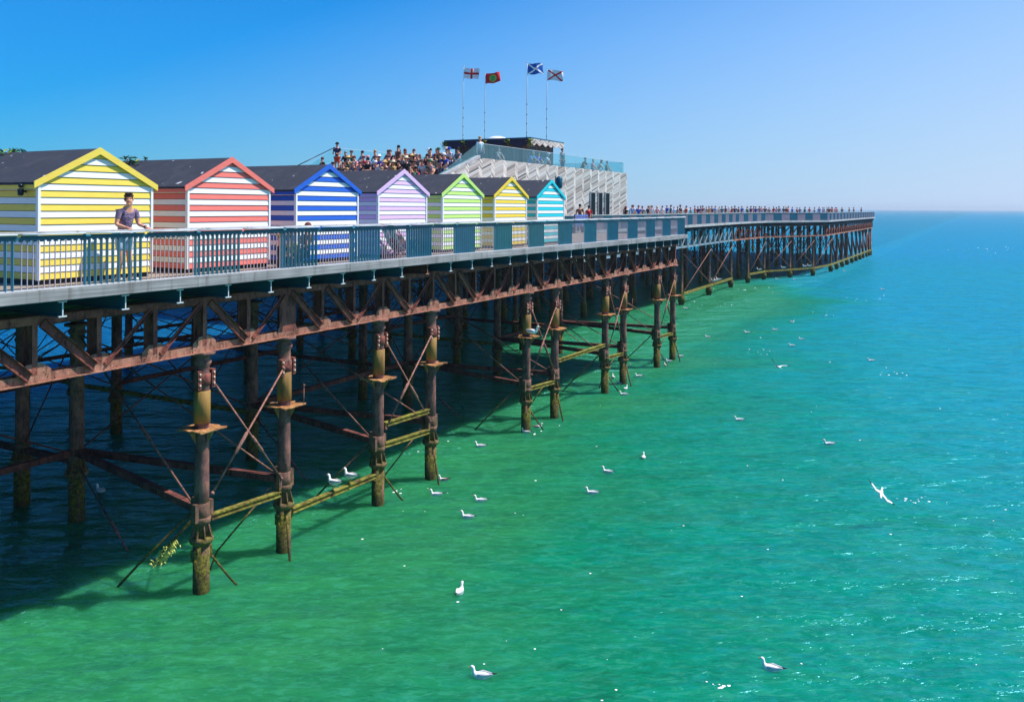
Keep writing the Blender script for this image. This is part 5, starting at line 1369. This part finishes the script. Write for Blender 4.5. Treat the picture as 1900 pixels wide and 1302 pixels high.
LEFT, RIGHT = R(170), R(10)
swim = [
 (893,1256,R(168),'large gull floating on the green water at the bottom middle',0,1.0),
 (1431,1242,R(150),'gull floating at the bottom of the view towards the lower right, tail raised',0,.98),
 (853,1100,R(75),'gull seen from behind floating below the group of four by the columns',0,1.0),
 (867,961,R(160),'gull floating nearest below the pair between the third and fourth columns',0,1.0),
 (891,930,R(172),'gull floating just above the lowest of the group by the third column',0,.95),
 (809,919,R(170),'gull floating beside the foot of the column by the perched pair',0,.95),
 (823,891,R(168),'brown mottled young gull floating against the foot of the fourth column',1,.85),
 (891,829,R(172),'gull floating alone in the green water between the fourth and fifth columns',0,1.0),
 (1098,916,R(160),'gull floating in the middle green water, lower one of a spaced pair',0,1.0),
 (1127,877,R(145),'gull floating in the middle green water, upper one of a spaced pair',0,1.0),
 (1194,850,R(80),'gull with head tucked floating where green water turns blue',0,.9),
 (1538,825,R(172),'gull floating alone in blue water above the low flying gull',0,1.0),
 (1371,780,R(172),'gull floating alone in turquoise water right of the sixth column',0,.95),
 (1616,670,R(174),'gull floating alone far out, rightmost of those on the blue water',0,.95),
 (976,803,R(150),'gull floating tight against the foot of the fifth column',0,.95),
 (998,793,R(10),'grey young gull floating just right of the fifth column',1,.9),
 (1157,733,R(165),'gull floating lowest beside the foot of the eighth column',0,1.0),
 (1161,722,R(60),'gull with lifted tail floating just above the lowest by the eighth column',0,.9),
 (1149,712,R(140),'gull half hidden at the foot of the eighth column',0,.8),
 (1138,701,R(95),'gull floating between the feet of the seventh and eighth columns',0,1.0),
 (1185,699,R(172),'gull floating to the right of the eighth column',0,.95),
 (1235,679,R(100),'gull floating between the last two near columns, upright',0,.9),
 (1241,671,R(168),'gull floating between the last two near columns, low in the water',0,.9),
 (1262,662,R(172),'gull floating right beside the last near column',0,.95),
 (1469,642,R(172),'gull floating just above the V-winged flying gull',0,.95),
 (1487,630,R(165),'gull floating upper right of the V-winged flying gull',0,.85),
 (1470,598,R(10),'white gull facing out to sea, farthest of the scattered group',0,.9),
 (1386,618,R(172),'gull floating in the scattered group, below the far columns',0,1.0),
 (1438,613,R(172),'gull floating in the middle of the scattered group',0,.9),
 (1313,626,R(172),'gull floating leftmost of the scattered group in open water',0,.9),
 (1272,573,R(175),'small far gull floating by the corner of the near deck',0,1.0),
 (1638,538,R(165),'small far gull floating out beyond the pier head',0,1.1),
 (1442,518,R(172),'tiny far gull floating under the pier head beams',0,1.0),
 (1474,519,R(172),'tiny far gull floating next to the widening pier head',0,.9),
 (1567,504,R(172),'tiny far gull floating near the outermost columns',0,1.0),
]
for px, py, hd, lb, dk, sc in swim:
    p = on_z(px, py, 0.0); p.z = -.012
    gull(p, hd, lb, 'swim', sc*.86, bool(dk))
# perched
def on_beam(px, d, z):
    s = col_d(px, d, 880); return L(s, d, z)
gull(on_beam(620, .70, 1.10), R(150), 'gull perched lower down on the mossy beam between the second and third columns', 'stand', 1.0, False, 'gulls perched on the pier')
gull(on_beam(650, .70, 1.09), R(150), 'gull perched higher up the same mossy beam, closer to the third column', 'stand', 1.0, False, 'gulls perched on the pier')
gull(L(COLS[4]-.05, .75-.28, 3.90), R(-10), 'grey winged gull standing on the square plate of the fifth column', 'stand', 1.15, False, 'gulls perched on the pier')
gull(on_z(187, 912, -.01), R(150), 'dim gull floating in the shade between the inner columns under the pier', 'swim', .9)
def far_beam(px, back=.15):
    best = None
    for q in range(600, 1930):
        s = q/10; d = far_d(s)+.7-back; p = L(s, d); xx = HX+FPX*p.x/p.y
        if best is None or abs(xx-px) < best[0]: best = (abs(xx-px), s, d)
    return L(best[1], best[2], 1.17)
for i, (px, lb) in enumerate(((1325,'first of three gulls standing together on the far mossy beam'),(1329.5,'second of three gulls standing together on the far mossy beam'),(1334,'last of three gulls standing together on the far mossy beam'),
    (1409,'lone gull standing on the far beam just past the arched girder'),(1454,'gull standing on the beam where the pier head widens'),(1494,'first of two gulls side by side on the pier head beam'),(1502,'second of two gulls side by side on the pier head beam'))):
    gull(far_beam(px), R(160), lb, 'stand', 1.25, False, 'gulls perched on the pier')
def flying(loc, fwd, up, label, wl, wr, sc):
    o = None; mb = MB()
    mb.loft([((-.28,0,.01),.035,.006),((-.2,0,.0),.03,.02),((-.1,0,0),.055,.05),((.02,0,0),.07,.062),((.12,0,.0),.055,.05),((.19,0,.012),.034,.034),((.235,0,.018),.034,.032),((.27,0,.012),.016,.015)], 12)
    o = mb.build('seagull', M_GW); o.location = loc; o.scale = (sc,)*3
    f = Vector(fwd).normalized(); lf = Vector(up).cross(f).normalized(); u = f.cross(lf)
    o.rotation_euler = Matrix((f, lf, u)).transposed().to_euler()
    tag(o, label, 'seagull', 'flying gulls')
    for sg, (a1, a2) in ((1, wl), (-1, wr)):
        pts = [(0.03, .04, .0)]; x, y, z = .03, .04, .01
        prof = []
        for i in range(9):
            f = i/8; a = a1+(a2-a1)*min(1, f*1.6)
            prof.append((x, y, z, .145*(1-.25*f) if f < .55 else .125*(1-f)/.45*.85+.012))
            y += .075*math.cos(a); z += .075*math.sin(a); x += .035 if f < .35 else -.04
        w = MB(); vs = []; fs = []
        for (x_, y_, z_, c) in prof:
            vs += [(x_+c*.45, sg*y_, z_), (x_, sg*y_, z_+.016), (x_-c*.65, sg*y_, z_), (x_, sg*y_, z_-.006)]
        for i in range(8):
            a = 4*i
            for k in range(4): fs.append((a+k, a+(k+1)%4, a+4+(k+1)%4, a+4+k))
        w.add(vs[:28], [f for f in fs if max(f) < 28], 0, True)
        wo_ = w.build('wing', M_GW, o)
        w2 = MB(); w2.add(vs[24:], [tuple(i-24 for i in f) for f in fs if min(f) >= 24] + [(8,9,10,11)], 0, True); w2.build('wing_tip', M_GB, o)
    MB().loft([((.265,0,.01),.010,.010),((.31,0,.0),.003,.003)], 8).build('beak', M_GY, o)
kx, kz = ray(1444, 681); Y = 42.0; flying((kx*Y, Y, CAMZ+kz*Y), (-.25,.95,.05), (.42,-.15,.90), 'flying gull with wings raised in a V over the turquoise water', (R(34), R(24)), (R(34), R(24)), 1.0)
kx, kz = ray(1635, 915); Y = 25.0; flying((kx*Y, Y, CAMZ+kz*Y), (-.45,-.75,-.45), (.51,-.63,.55), 'gull flying low with wings spread above the splash on the water', (R(10), R(-6)), (R(10), R(-6)), .85)

# ------------------------------------------------------------------ sea haze
hm = bpy.data.materials.new('haze_air'); hm.use_nodes = True; ht = hm.node_tree; ht.nodes.clear()
hv = ht.nodes.new('ShaderNodeVolumePrincipled'); hv.inputs['Color'].default_value = (.80,.90,1,1); hv.inputs['Density'].default_value = HAZE; hv.inputs['Anisotropy'].default_value = .2
ho = ht.nodes.new('ShaderNodeOutputMaterial'); ht.links.new(hv.outputs[0], ho.inputs['Volume'])
if HAZE > 0:
    hb = MB().box(-14500, 14500, -14500, 14500, -3.0, 32.0).build('haze', hm); tag(hb, kind='stuff', label='thin pale sea haze over the water')
